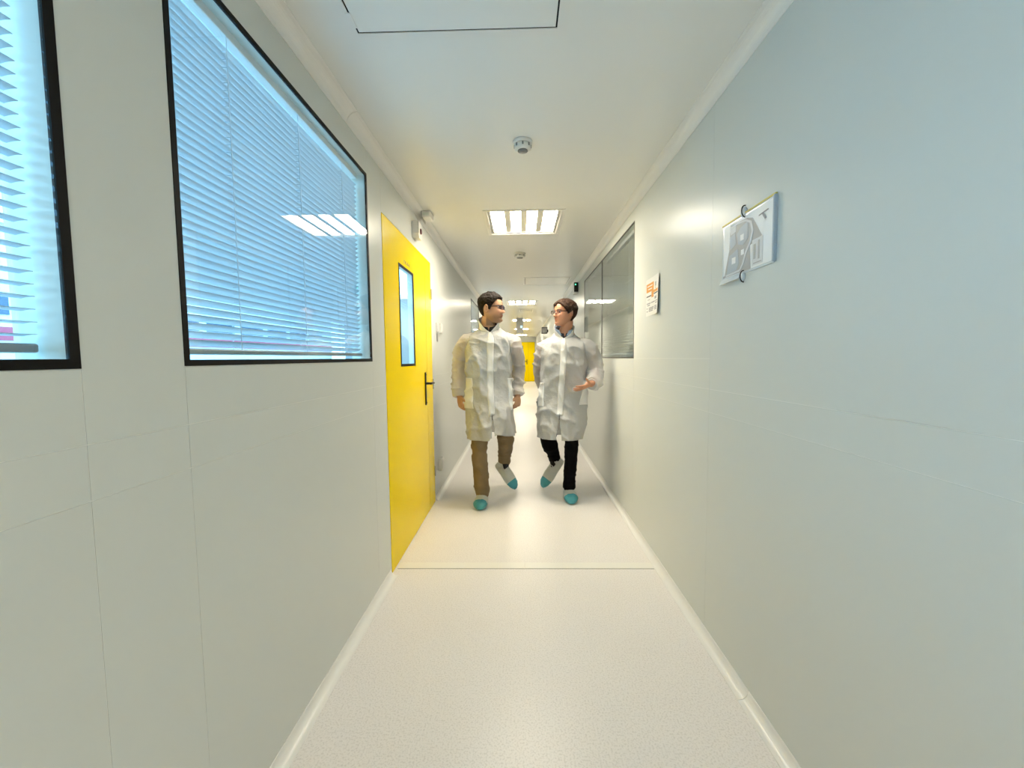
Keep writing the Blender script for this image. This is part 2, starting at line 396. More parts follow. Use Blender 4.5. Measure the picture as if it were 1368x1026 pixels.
# the dim room behind the right window
rm = G()
rm.box(XR+1.9, XR+2.0, 2.4, 6.2, 0, 2.6); rm.box(XR+.1, XR+2.0, 2.3, 2.4, 0, 2.6); rm.box(XR+.1, XR+2.0, 6.2, 6.3, 0, 2.6)
rm.box(XR+.1, XR+2.0, 2.3, 6.3, 2.6, 2.7); rm.box(XR+.1, XR+2.0, 2.3, 6.3, -.1, 0)
struct(rm.obj('wall_side_room', MT['wall']), 'dim side room behind the right window')

# outdoors
struct(slab(2, -.35, -.5, -90, XL-.1, -60, 140).obj('ground', MT['asphalt']), 'pale yard outside the left windows')
b = empty('building', (-14, 8, -.35)); tag(b, 'white building across the yard with dark windows and a red band', 'building')
g = G(); g.box(-1, 0, -24, 22, 0, 5.4); g.obj('wall', MT['facade'], b)
g = G(); g.box(-1.1, .15, -24.1, 22.1, 5.4, 5.65); g.obj('parapet', MT['whitemt'], b)
g = G(); g.box(0, .04, -24, 22, 2.25, 2.62); g.obj('red_band', MT['facade_red'], b)
for i in range(20):
    y = -23+2.2*i
    g = G(); g.box(0, .03, y, y+1.75, 2.95, 3.55); wn = g.obj('window', MT['facade_win'], b)
b2 = empty('building', (-8, 30, -.35)); tag(b2, 'low grey building seen through the glass of the yellow door', 'building')
g = G(); g.box(-5, 5, 0, 5, 0, 6.0); g.obj('wall', mat('grey_facade', (.26, .28, .28), .8), b2)
g = G(); g.box(-5.1, 5.1, -.15, 5.1, 6.0, 6.3); g.obj('parapet', MT['whitemt'], b2)

# ------------------------------------------------------------------ doors
def door_handle(parent, x, sgn, y, z0, z1, lever=.11, dirn=1, origin=(0, 0, 0), axis='x'):
    h = G(); h.box(x, x+sgn*.009, y-.014, y+.014, z0, z1, .004)
    zz = z0+(z1-z0)*.66
    h.add(*tube([(x+sgn*.006, y, zz), (x+sgn*.035, y, zz), (x+sgn*.05, y, zz)], [.010, .009, .009], ref=(0, 0, 1), nc=12, n=2))
    h.add(*tube([(x+sgn*.048, y-.008*dirn, zz), (x+sgn*.050, y+dirn*lever*.5, zz), (x+sgn*.047, y+dirn*lever, zz-.003)], [.010, .009, .008], ref=(0, 0, 1), nc=12, n=4))
    for q in (z0+.02, z1-.02): h.add(*tube([(x+sgn*.008, y, q), (x+sgn*.0105, y, q)], [.004, .004], ref=(0, 0, 1), nc=8, n=1))
    return h
d = empty('door_1', (XL, (D1[0]+D1[1])/2, 0)); struct(d, 'yellow double leaf door with narrow glass pane'); O = (XL, (D1[0]+D1[1])/2, 0)
f = slab(0, XL-.012, XL-.1, D1[0], D1[1], 0, D1[3], [(D1[0]+.003, D1[1]-.003, -.001, D1[3]-.003)]); f.obj('door_lining', MT['gap'], d, origin=O)
GL = (2.632, 2.992, 1.232, 1.898); ySp = 3.362
lf = slab(0, XL+.002, XL-.04, D1[0]+.005, ySp-.003, .006, D1[3]-.005, [GL]).obj('leaf', MT['yellow'], d, origin=O)
slab(0, XL+.002, XL-.04, ySp+.003, D1[1]-.005, .006, D1[3]-.005).obj('leaf', MT['yellow'], d, origin=O)
slab(0, XL-.036, XL-.042, D1[0]+.003, D1[1]-.003, .004, D1[3]-.003, [GL]).obj('stop', MT['gap'], d, origin=O)
slab(0, XL-.003, XL-.041, *GL, [(GL[0]+.006, GL[1]-.006, GL[2]+.006, GL[3]-.006)]).obj('glass_liner', MT['reveal'], lf, origin=O)
slab(0, XL+.0045, XL-.002, *GL, [(GL[0]+.016, GL[1]-.016, GL[2]+.016, GL[3]-.016)]).obj('glass_frame', MT['black'], lf, origin=O)
slab(0, XL+.003, XL-.001, GL[0]+.016, GL[1]-.016, GL[2]+.016, GL[3]-.016).obj('pane', MT['glass'], lf, origin=O)
door_handle(None, XL+.002, 1, 3.285, .905, 1.172, dirn=1, lever=.115).obj('handle', MT['blackpl'], lf, origin=O)
g = G()   # tiny dark lettering above the pane: strokes too blurred to read
for i, y in enumerate(np.linspace(2.765, 2.885, 6)):
    g.box(XL+.002, XL+.0026, y, y+.004, 1.922, 1.944); g.box(XL+.002, XL+.0026, y, y+.015, (1.940, 1.931, 1.922)[i % 3], (1.944, 1.935, 1.926)[i % 3])
    if i % 2: g.box(XL+.002, XL+.0026, y+.011, y+.015, 1.922, 1.944)
g.obj('lettering', MT['ink'], lf, origin=O)
for z in (.28, 1.06, 1.84):
    g = G(); g.add(*tube([(XL+.006, D1[1]-.006, z-.04), (XL+.006, D1[1]-.006, z+.04)], [.006, .006], ref=(0, 1, 0), nc=10, n=2)); g.obj('hinge', MT['grey'], d, origin=O)
d2 = empty('door_2', (.1, YE, 0)); struct(d2, 'distant yellow double door at the corridor end'); O2 = (.1, YE, 0)
def yb(x0, x1, z0, z1, nm, mt, par, y0=-.02, y1=0): g = G(); g.box(x0, x1, YE+y0, YE+y1, z0, z1); return g.obj(nm, mt, par, origin=O2)
yb(-.55, .76, 0, 2.12, 'door_lining', MT['gap'], d2, -.008)
l2 = yb(-.54, .40, .01, 2.11, 'leaf', MT['yellow'], d2, -.03); yb(.405, .75, .01, 2.11, 'leaf', MT['yellow'], d2, -.03)
yb(-.25, .13, 1.18, 1.92, 'glass_frame', MT['black'], l2, -.034); yb(-.23, .11, 1.2, 1.9, 'pane', mat('pale_door_glass', (.5, .72, .86), .15), l2, -.036)
g = G(); g.box(.31, .345, YE-.05, YE-.028, .92, 1.19); g.box(.2, .34, YE-.08, YE-.06, 1.07, 1.10); g.box(.315, .34, YE-.08, YE-.04, 1.07, 1.10); g.obj('handle', MT['blackpl'], l2, origin=O2)

# ------------------------------------------------------------------ ceiling fittings
def lamp_panel(x, y, label):
    e = empty('ceiling_light', (x, y, ZC)); tag(e, label, 'ceiling light', 'square recessed ceiling lights')
    fr = slab(2, -.004, .004, -.315, .315, -.315, .315, [(-.287, .287, -.287, .287)]); fr.obj('frame', MT['whitemt'], e)
    tr = slab(2, .0042, .012, -.298, .298, -.298, .298, [(-.262, .262, -.262, .262)]); tr.obj('inner_trim', MT['grey'], e)
    ho = slab(2, .0122, .085, -.295, .295, -.295, .295, [(-.264, .264, -.264, .264)]); ho.box(-.295, .295, -.295, .295, .086, .09); ho.obj('housing', MT['reflector'], e)
    for i in range(4):
        cx = -.1965+.131*i
        g = G(); g.box(cx-.0400, cx+.0400, -.250, .250, .014, .055); g.obj('lamp', MT['lamp'], e)
        if i < 3:
            cx += .0655
            g = G(); g.box(cx-.0245, cx+.0245, -.262, .262, .0125, .075); g.obj('louvre', MT['reflector'], e)
    return e
for (x, y), lb in zip(LIGHTS, ('square recessed ceiling light behind the camera', 'nearest square recessed ceiling light with four bright cells', 'second square ceiling light between the two men',
        'third square ceiling light down the corridor', 'fourth small ceiling light far down the corridor', 'farthest tiny ceiling light near the end door')):
    lamp_panel(x, y, lb)

def hatch(x0, x1, y0, y1, label, bd=.034, marks=()):
    e = empty('ceiling_hatch', ((x0+x1)/2, (y0+y1)/2, ZC)); tag(e, label, 'hatch', 'ceiling access hatches'); O = ((x0+x1)/2, (y0+y1)/2, ZC)
    slab(2, ZC-.004, ZC, x0, x1, y0, y1, [(x0+bd, x1-bd, y0+bd, y1-bd)]).obj('frame', MT['whitemt'], e, origin=O)
    gp = .006; slab(2, ZC-.0035, ZC, x0+bd+gp, x1-bd-gp, y0+bd+gp, y1-bd-gp).obj('cover', MT['ceil'], e, origin=O)
    i = bd; slab(2, ZC-.0012, ZC, x0+i, x1-i, y0+i, y1-i, [(x0+i+gp, x1-i-gp, y0+i+gp, y1-i-gp)]).obj('shadow_gap', MT['black'], e, origin=O)
    for (a, b_, c, d_) in marks:
        g = G(); g.box(a, b_, c, d_, ZC-.006, ZC-.0036); g.obj('latch_tab', MT['whitemt'], e, origin=O)
    return e
hatch(-.582, .168, .745, 1.495, 'white access hatch at the top edge, closest to the camera', marks=((-.556, -.540, 1.375, 1.435),))
hatch(.05, .72, 5.78, 6.36, 'white access hatch beyond the nearest ceiling light', bd=.02)
hatch(-.02, .30, 9.5, 10.1, 'distant small access hatch behind the second ceiling light', bd=.02)

def lathe(profile, nc=28):
    a = np.linspace(0, 2*np.pi, nc, endpoint=False)
    return loft([np.stack([r*np.cos(a), r*np.sin(a), np.full(nc, z)], 1) for r, z in profile])
def detector(x, y, label, k=1.0):
    e = empty('smoke_detector', (x, y, ZC)); tag(e, label, 'smoke detector', 'smoke detectors')
    g = G(); g.add(*lathe([(.050*k, 0), (.050*k, -.010), (.047*k, -.014), (.040*k, -.016)])); g.obj('base', MT['white'], e, True)
    g = G(); g.add(*lathe([(.043*k, -.016), (.044*k, -.030), (.042*k, -.040), (.034*k, -.046)])); g.obj('body', MT['white'], e, True)
    g = G(); g.add(*lathe([(.026*k, -.045), (.026*k, -.050), (.018*k, -.054), (.004*k, -.055)])); g.obj('sensor_cap', MT['lens'], e, True)
    for q in range(8):
        a = q*math.pi/4; g = G(); g.box(-.004, .004, -.002, .002, -.034, -.020); o = g.obj('vent', MT['lens'], e)
        o.location = (.0435*k*math.cos(a), .0435*k*math.sin(a), 0); o.rotation_euler = (0, 0, a+math.pi/2)
detector(.02, 2.19, 'round white smoke detector with grey centre, nearest on the ceiling')
detector(.0, 4.46, 'white ceiling detector just behind the nearest square light', 1.25)

# ------------------------------------------------------------------ wall fittings
def thing(name, loc, label, cat, group=None): return tag(empty(name, loc), label, cat, group)
e = thing('door_alarm', (XL, 3.06, 2.225), 'small white box with dark red button above the yellow door', 'alarm')
g = G(); pr = [(-.055, -.03), (-.055, .048), (-.04, .06), (.05, .06), (.06, .045), (.06, -.045), (.045, -.06), (-.03, -.06)]; k = len(pr)
g.add([(x, p, q) for x in (0, .045) for p, q in pr], [(i, (i+1) % k, k+(i+1) % k, k+i) for i in range(k)]+[tuple(range(k)), tuple(range(k, 2*k))]); g.obj('body', MT['white'], e)
g = G(); g.box(.0455, .047, -.055, -.050, -.03, .048); g.obj('dark_edge', MT['blackpl'], e)
v, fc = lathe([(.021, 0), (.021, .006), (.015, .010), (.002, .011)]); v = np.stack([v[:, 2]+.045, v[:, 0]*.8+.012, v[:, 1]-.003], 1)
g = G(); g.add(v, fc); g.obj('button', MT['red'], e, True)
e = thing('junction_box', (XL+.06, 3.20, ZC-.002), 'small grey white box fixed at the ceiling above the red button', 'box')
g = G(); g.box(-.02, .045, -.06, .06, -.045, 0, .006); g.obj('body', MT['white'], e)
g = G(); g.box(-.024, -.019, -.064, .064, -.06, 0); g.obj('bracket', MT['grey'], e)
g = G(); g.box(-.01, .034, -.0615, -.059, -.034, -.012); g.obj('cover_plate', MT['reveal'], e)
def plate(name, y, z, wd, ht, dp_, label, cat, rocker=True, group=None):
    e = thing(name, (XL, y, z), label, cat, group)
    g = G(); g.box(0, dp_, -wd/2, wd/2, -ht/2, ht/2, .004); g.obj('plate', MT['white'], e)
    if rocker:
        g = G(); g.box(dp_, dp_+.005, -wd*.32, wd*.32, -ht*.34, ht*.34, .002); g.obj('rocker', MT['whitemt'], e)
    return e
plate('light_switch', 3.80, 1.570, .085, .085, .012, 'white wall switch just right of the yellow door, left of a pair', 'switch', group='wall switches')
plate('light_switch', 3.95, 1.572, .085, .095, .022, 'white wall switch right of the yellow door, farther of a pair', 'switch', group='wall switches')
e = thing('key_card', (XL+.004, 3.80, 1.44), 'small grey tag hanging under the wall switch', 'tag'); g = G(); g.box(0, .004, -.02, .02, 0, .075, .001); g.obj('card', MT['grey'], e); g = G(); g.box(0, .002, -.003, .003, .075, .09); g.obj('string', MT['grey'], e)
e = plate('wall_socket', 3.80, .285, .10, .115, .030, 'white surface wall socket low beside the yellow door', 'socket', False)
g = G(); g.box(.030, .036, -.038, .038, -.040, .045, .003); g.obj('flap', MT['whitemt'], e)
g = G(); g.box(0, .02, .055, .066, -.05, .05); g.obj('dark_edge', MT['grey'], e)
e = thing('emergency_light', (XR, 6.02, 2.27), 'black and white wall box with green light high beside the right window', 'emergency light')
g = G(); g.box(-.06, 0, -.09, .09, -.075, .085, .006); g.obj('body', MT['white'], e)
g = G(); g.box(-.062, -.004, -.098, -.0905, -.055, .078, .003); g.obj('dark_front', MT['blackpl'], e)
g = G(); g.box(-.050, -.034, -.101, -.0982, .040, .056); g.obj('indicator', MT['green'], e)
e = thing('wall_speaker', (XR, 12.4, 2.02), 'small black box on the far right wall behind the man in glasses', 'speaker')
g = G(); g.box(-.20, -.03, -.12, .12, -.02, .17, .01); g.obj('body', MT['blackpl'], e); g = G(); g.box(-.03, 0, -.03, .03, .02, .1); g.obj('bracket', MT['blackpl'], e)
g = G(); g.box(-.185, -.045, -.123, -.1205, 0, .15); g.obj('grille', MT['lens'], e)
e = thing('hanging_sign', (-.02, 10.9, ZC), 'grey sign hanging from the ceiling between the two men', 'sign')
g = G(); g.box(-.09, .09, -.01, .01, -.46, -.06, .003); g.obj('panel', MT['grey'], e)
for x in (-.06, .06): g = G(); g.box(x-.004, x+.004, -.004, .004, -.06, 0); g.obj('hanger', MT['grey'], e)
g = G(); g.box(.02, .065, -.012, -.0101, -.33, -.27); g.obj('display', MT['blueled'], e)
e = thing('pull_handle', (XR, 6.9, 1.76), 'thin dark vertical handle on the right wall behind the right man', 'handle')
g = G(); g.add(*tube([(-.03, 0, -.06), (-.03, 0, .10)], [.008, .008], ref=(0, 1, 0), nc=10, n=3)); g.obj('bar', MT['blackpl'], e, True)
for z in (-.04, .08): g = G(); g.box(-.03, 0, -.006, .006, z-.006, z+.006); g.obj('post', MT['blackpl'], e)

# ------------------------------------------------------------------ sheets on the right wall
def prints(e, x, polys, y_of, name='print'):
    """polys: (material key, layer, [(u, v)...]); u runs from far (left in view) to near, v from the top down"""
    for mk, ly, pts in polys:
        pts = list(pts); n = len(pts); xa = x-.0004*ly; v = []
        for xx in (xa, xa+.0003): v += [(xx, *y_of(u, q)) for u, q in pts]
        g = G(); g.add(v, [tuple(range(n)), tuple(range(n, 2*n))]+[(i, (i+1) % n, n+(i+1) % n, n+i) for i in range(n)]); g.obj(name, MT[mk], e)
def rect(a, b, c, d): return [(a, c), (b, c), (b, d), (a, d)]
e = thing('site_map', (XR, 1.546, 1.692), 'pale blue grey site plan in a plastic sleeve on the right wall', 'map')
ym = lambda u, v: (.172-.344*u, .110-.216*v)
g = G(); g.box(-.0035, -.0005, -.172, .172, -.108, .112, .0008); g.obj('sheet', MT['sleeve'], e)
g = G(); g.box(-.006, 0, -.176, .174, .109, .1145); g.obj('top_strip', MT['yel_edge'], e)
g = G(); g.box(-.012, 0, -.181, -.172, -.106, .108, .002); g.obj('side_edge', MT['mapblue'], e)
g = G(); g.add([(-.001, .172, -.10), (-.014, .168, -.124), (-.012, .03, -.122), (-.001, .03, -.106), (-.003, .172, -.10), (-.016, .168, -.124), (-.014, .03, -.122), (-.003, .03, -.106)], [(0,1,2,3),(4,5,6,7),(0,1,5,4),(1,2,6,5),(2,3,7,6),(3,0,4,7)]); g.obj('sleeve_flap', MT['sleeve'], e)
def stroke(pts, wd):
    P = np.array(pts, float); T = np.gradient(P, axis=0); T /= np.linalg.norm(T, axis=1)[:, None]; N = np.stack([-T[:, 1], T[:, 0]], 1)*wd/2
    return [tuple(q) for q in P+N]+[tuple(q) for q in (P-N)[::-1]]
prints(e, -.0038, [
    ('mapwhite', 1, rect(.04, .98, .04, .97)),
    ('mapgrey', 2, [(.18, .06), (.53, .10), (.63, .15), (.80, .51), (.59, .58), (.61, .97), (.06, .96), (.16, .5)]),
    ('maplite', 3, rect(.63, .82, .52, .94)),
    ('mapblue', 4, [(.40, .2), (.54, .16), (.55, .44), (.46, .52), (.36, .47), (.33, .28)]),
    ('mapblue', 4, [(.17, .60), (.35, .54), (.38, .80), (.33, .90), (.12, .92)]),
    ('mapblue', 4, [(.17, .27), (.29, .24), (.31, .44), (.19, .50)]),
    ('maplite', 3, [(.17, .09), (.31, .10), (.30, .22), (.19, .24)]),
    ('mapwhite', 5, rect(.40, .47, .33, .43)), ('mapwhite', 5, rect(.23, .31, .66, .77)), ('mapwhite', 5, rect(.42, .48, .59, .68)),
    ('maplite', 5, stroke([(.20, .12), (.34, .10), (.5, .13), (.60, .20), (.635, .36), (.60, .52), (.52, .66), (.46, .84), (.40, .93), (.10, .94)], .035)),
    ('ink2', 4, stroke([(.74, .18), (.80, .17), (.90, .16)], .02)), ('ink2', 5, stroke([(.81, .17), (.83, .22), (.86, .28)], .03)),
    ('ink2', 4, rect(.66, .80, .90, .915)), ('mapgrey', 4, rect(.66, .70, .6, .84)), ('mapgrey', 4, rect(.74, .77, .56, .86)), ('ink2', 5, rect(.04, .075, .93, .97)),
], ym)
for z, s in ((.118, 1), (-.118, -1)):
    c = [(-.004-.016*math.sin(R_(a)), 0.008+.010*math.cos(R_(a))*s*0-.006*math.sin(R_(a)), z+.021*math.cos(R_(a))) for a in np.linspace(0, 180, 9)]
    g = G(); g.add(*tube(c, [.0022]*9, ref=(.3, 1, .1), nc=8, n=2)); cl = g.obj('clip', MT['blackpl'], e, True)
    v, fc = lathe([(.019, 0), (.019, .003), (.014, .006), (.002, .007)]); v = np.stack([-v[:, 2]-.001, v[:, 0]+.020, v[:, 1]+z], 1)
    g = G(); g.add(v, fc); g.obj('clear_disc', MT['sleeve'], cl, True)
e = thing('safety_notice', (XR, 2.61, 1.66), 'curling paper notice with orange heading on the right wall', 'notice')
nw, nh = 12, 12
def ncurl(u, v): return -.002-.030*max(0, u-.35)**1.6*(.45+.55*v)
yn = lambda u, v: (.130-.262*u, .118-.236*v)
g = G(); vv = []
for lay in (0, .0008):
    for j in range(nh+1):
        for i in range(nw+1): u, q = i/nw, j/nh; vv.append((ncurl(u, q)+lay, *yn(u, q)))
n1 = (nw+1)*(nh+1); ff = []
for j in range(nh):
    for i in range(nw):
        a = j*(nw+1)+i; ff += [(a, a+1, a+nw+2, a+nw+1), (n1+a, n1+a+1, n1+a+nw+2, n1+a+nw+1)]
edge = [i for i in range(nw+1)]+[j*(nw+1)+nw for j in range(1, nh+1)]+[nh*(nw+1)+i for i in range(nw-1, -1, -1)]+[j*(nw+1) for j in range(nh-1, 0, -1)]
ff += [(edge[i], edge[(i+1) % len(edge)], n1+edge[(i+1) % len(edge)], n1+edge[i]) for i in range(len(edge))]
g.add(vv, ff); g.obj('sheet', MT['paper'], e)
def curled(mk, u0, u1, v0, v1, ly=1):
    k = max(1, int((u1-u0)*12)); us = np.linspace(u0, u1, k+1); v = []
    for lay in (0, .0003):
        for q in (v0, v1): v += [(ncurl(u, q)-.0005*ly+lay, *yn(u, q)) for u in us]
    n = k+1; f = []
    for i in range(k): f += [(i, i+1, n+i+1, n+i), (2*n+i, 2*n+i+1, 3*n+i+1, 3*n+i), (i, i+1, 2*n+i+1, 2*n+i), (n+i, n+i+1, 3*n+i+1, 3*n+i)]
    f += [(0, n, 3*n, 2*n), (k, n+k, 3*n+k, 2*n+k)]
    g = G(); g.add(v, f); g.obj('print', MT[mk], e)
curled('orange', .03, .60, .13, .36); curled('orange', .42, .97, .36, .43); curled('ink', .03, .40, .455, .485); curled('ink', .62, .97, .445, .475); curled('orange', .42, .60, .43, .53)
curled('paper', .10, .5, .19, .215, 2); curled('paper', .16, .46, .27, .295, 2)
curled('ink2', .72, .80, .17, .28); curled('ink2', .74, .78, .30, .34); curled('ink2', .12, .3, .555, .57); curled('ink2', .70, .86, .54, .61)
for r_, (vv_, segs) in enumerate(((.65, ((.05, .35), (.4, .72), (.78, .94))), (.70, ((.1, .3), (.78, .92))), (.78, ((.05, .12), (.22, .62), (.7, .9))), (.82, ((.22, .6), (.68, .92))), (.86, ((.05, .14), (.22, .55), (.7, .9))))):
    for a, b_ in segs: curled('ink2', a, b_, vv_, vv_+.028)

# ------------------------------------------------------------------ people
def union_remesh(parts, voxel, smooth=2, fac=.5):
    g = G()
    for v, f in parts: g.add(v, f)
    o = g.obj('temp', None); md = o.modifiers.new('r', 'REMESH'); md.mode = 'VOXEL'; md.voxel_size = voxel; md.use_smooth_shade = True
    if smooth: s = o.modifiers.new('s', 'SMOOTH'); s.factor = fac; s.iterations = smooth
    dg = bpy.context.evaluated_depsgraph_get(); me = bpy.data.meshes.new_from_object(o.evaluated_get(dg))
    v = np.empty(len(me.vertices)*3); me.vertices.foreach_get('co', v); v = v.reshape(-1, 3)
    nrm = np.empty(len(me.vertices)*3); me.vertices.foreach_get('normal', nrm)
    f = [tuple(p.vertices) for p in me.polygons]
    old = o.data; bpy.data.objects.remove(o); bpy.data.meshes.remove(old); bpy.data.meshes.remove(me)
    return v, f, nrm.reshape(-1, 3)
def set_col(o, col):
    a = o.data.color_attributes.new('Col', 'FLOAT_COLOR', 'POINT')
    a.data.foreach_set('color', np.concatenate([col, np.ones((len(col), 1))], 1).ravel())

# head shape: angle al from the face forward (0) round to the back (pi), z from chin level
_z = np.array([-.006, 0, .015, .035, .055, .075, .095, .115, .14, .165, .19, .21, .225, .234])
_f = np.array([.070, .086, .093, .090, .092, .091, .089, .088, .094, .092, .080, .058, .030, .004])
_b = np.array([.0, -.02, -.035, -.052, -.067, -.082, -.092, -.098, -.102, -.101, -.094, -.078, -.052, -.016])
_w = np.array([.024, .034, .046, .056, .063, .068, .071, .074, .077, .078, .073, .060, .041, .014])
_zz = np.linspace(-.006, .234, 241)
def _sm(a):
    q = np.interp(_zz, _z, a)
    for _ in range(3): q = np.convolve(np.pad(q, 5, 'edge'), np.ones(11)/11, 'valid')
    return q
_F, _B, _W = _sm(_f), _sm(_b), _sm(_w)
def gs(x, s): return np.exp(-.5*(x/s)**2)
def head_pt(al, z, off=0, plain=False):
    f, b, w = (np.interp(z, _zz, q) for q in (_F, _B, _W)); c, s = np.cos(al), np.sin(al)
    yc = b+(f-b)*.46
    x = w*np.sign(s)*np.abs(s)**.92; y = np.where(c > 0, yc+(f-yc)*np.abs(c)**.86, yc-(yc-b)*np.abs(c)**.95)
    if not plain:
        fr = np.clip(c, 0, 1)
        nr = np.interp(z, [.070, .076, .084, .105, .125, .135], [0, .020, .034, .022, .008, 0]); sg = np.interp(z, [.07, .085, .125], [.012, .0095, .0075])
        y = y+fr*(nr*gs(x, sg)+.006*gs(np.abs(x)-.014, .006)*gs(z-.078, .006)
            - .008*gs(np.abs(x)-.032, .013)*gs(z-.117, .010)+.004*gs(np.abs(x)-.028, .018)*gs(z-.137, .007)
            + .010*gs(x, .018)*gs(z-.058, .0055)+.010*gs(x, .016)*gs(z-.045, .0055)-.005*gs(x, .02)*gs(z-.0515, .0022)
            - .004*gs(x, .02)*gs(z-.033, .006)+.011*gs(x, .017)*gs(z-.013, .011)+.004*gs(np.abs(x)-.042, .015)*gs(z-.09, .014))
    if np.ndim(off) or off:
        nx, ny = np.sin(al), np.cos(al); k = np.clip((z-.15)/.085, 0, 1)**1.5
        x = x+off*nx*(1-.55*k); y = y+off*ny*(1-.55*k); z = z+off*k
    return np.stack([x, y, z+0*x], -1)
class Head:
    def __init__(s, origin, yaw, pitch=0, roll=0, scale=1):
        # local +y = facing; yaw 0 faces the camera (-y); positive yaw turns towards +x
        s.o = np.array(origin); s.S = np.array(scale); s.k = float(s.S.mean())
        fwd = np.array([math.sin(yaw)*math.cos(pitch), -math.cos(yaw)*math.cos(pitch), math.sin(pitch)])
        rt = unit(np.cross(fwd, (0, 0, 1))); u = np.cross(rt, fwd)
        rt2 = rt*math.cos(roll)+u*math.sin(roll); u2 = -rt*math.sin(roll)+u*math.cos(roll)
        s.M = np.stack([rt2, fwd, u2], 1)
    def w(s, p): return s.o+(np.asarray(p)*s.S)@s.M.T
    def l(s, p): return ((np.asarray(p)-s.o)@s.M)/s.S
def head_parts(H):
    al = np.linspace(-np.pi, np.pi, 72, endpoint=False); out = []
    rings = [H.w(head_pt(al, np.full_like(al, z))) for z in np.linspace(-.006, .234, 62)]
    out.append(loft(rings))
    for s in (-1, 1):   # ears: a rim, a bowl and a lobe
        ang = np.linspace(0, 2*np.pi, 14, endpoint=False)
        rim = np.array([(s*(.077+.011*(a > .3)), -.010-.012*math.cos(t), .108+.029*math.sin(t)) for t, a in [(t, 1) for t in np.linspace(-2.0, 3.9, 12)]])
        out.append(tube(H.w(rim), [.0055*H.k]*12, ref=H.M[:, 0]+.01, nc=8, n=2))
        out.append(tube(H.w([(s*.070, -.006, .085), (s*.077, -.008, .105), (s*.076, -.010, .128)]), [(.012*H.k, .006*H.k)]*3, ref=H.M[:, 0]+.01, nc=10, n=3))
    return out
def hand(wrist, d, n, left, curl=(20, 25, 20), spread=4, k=1.0, thumb_out=42, thumb_curl=15):
    d = unit(d); n = np.asarray(n, float); n = unit(n-d*np.dot(n, d)); t = np.cross(n, d) if left else np.cross(d, n)
    w0 = np.asarray(wrist, float); P = []
    P.append(tube([w0-d*.03, w0+d*.01*k, w0+d*.05*k, w0+d*.088*k], [(.026*k, .019*k), (.027*k, .018*k), (.041*k, .015*k), (.040*k, .012*k)], ref=n, nc=18, n=4))
    P.append(tube([w0+t*.016*k+d*.018*k+n*.006, w0+t*.026*k+d*.055*k+n*.009], [.017*k, .014*k], ref=n, nc=12, n=3))
    lens = ((.044, .026, .021), (.048, .030, .022), (.045, .028, .022), (.035, .021, .019)); offs = (.031, .0105, -.0105, -.030)
    for i in range(4):
        a = R_(spread*(1.5-i)); dd = unit(d*math.cos(a)+t*math.sin(a)); p = w0+d*(.084-.004*abs(i-1))*k+t*offs[i]*k; pts = [p-dd*.012*k, p]; c = 0
        for L, cu in zip(lens[i], curl):
            c += R_(cu); q = dd*math.cos(c)+n*math.sin(c); p = p+q*L*k; pts.append(p)
        r = (.0092, .0092, .0086, .0080, .0068) if i < 3 else (.0080, .0080, .0074, .0068, .0060)
        P.append(tube(pts, [x*k for x in r], ref=t, nc=10, n=3))
    a = R_(thumb_out); dd = unit(d*math.cos(a)+t*math.sin(a)+n*.25); p = w0+d*.026*k+t*.024*k; pts = [p-dd*.01, p]; c = 0
    for L, cu in ((.036, 0), (.030, thumb_curl), (.024, thumb_curl)):
        c += R_(cu); q = unit(dd*math.cos(c)+(d*.6+n*.5)*math.sin(c)); p = p+q*L*k; pts.append(p)
    P.append(tube(pts, [.012*k, .012*k, .0112*k, .0100*k, .0078*k], ref=n, nc=10, n=3))
    return P

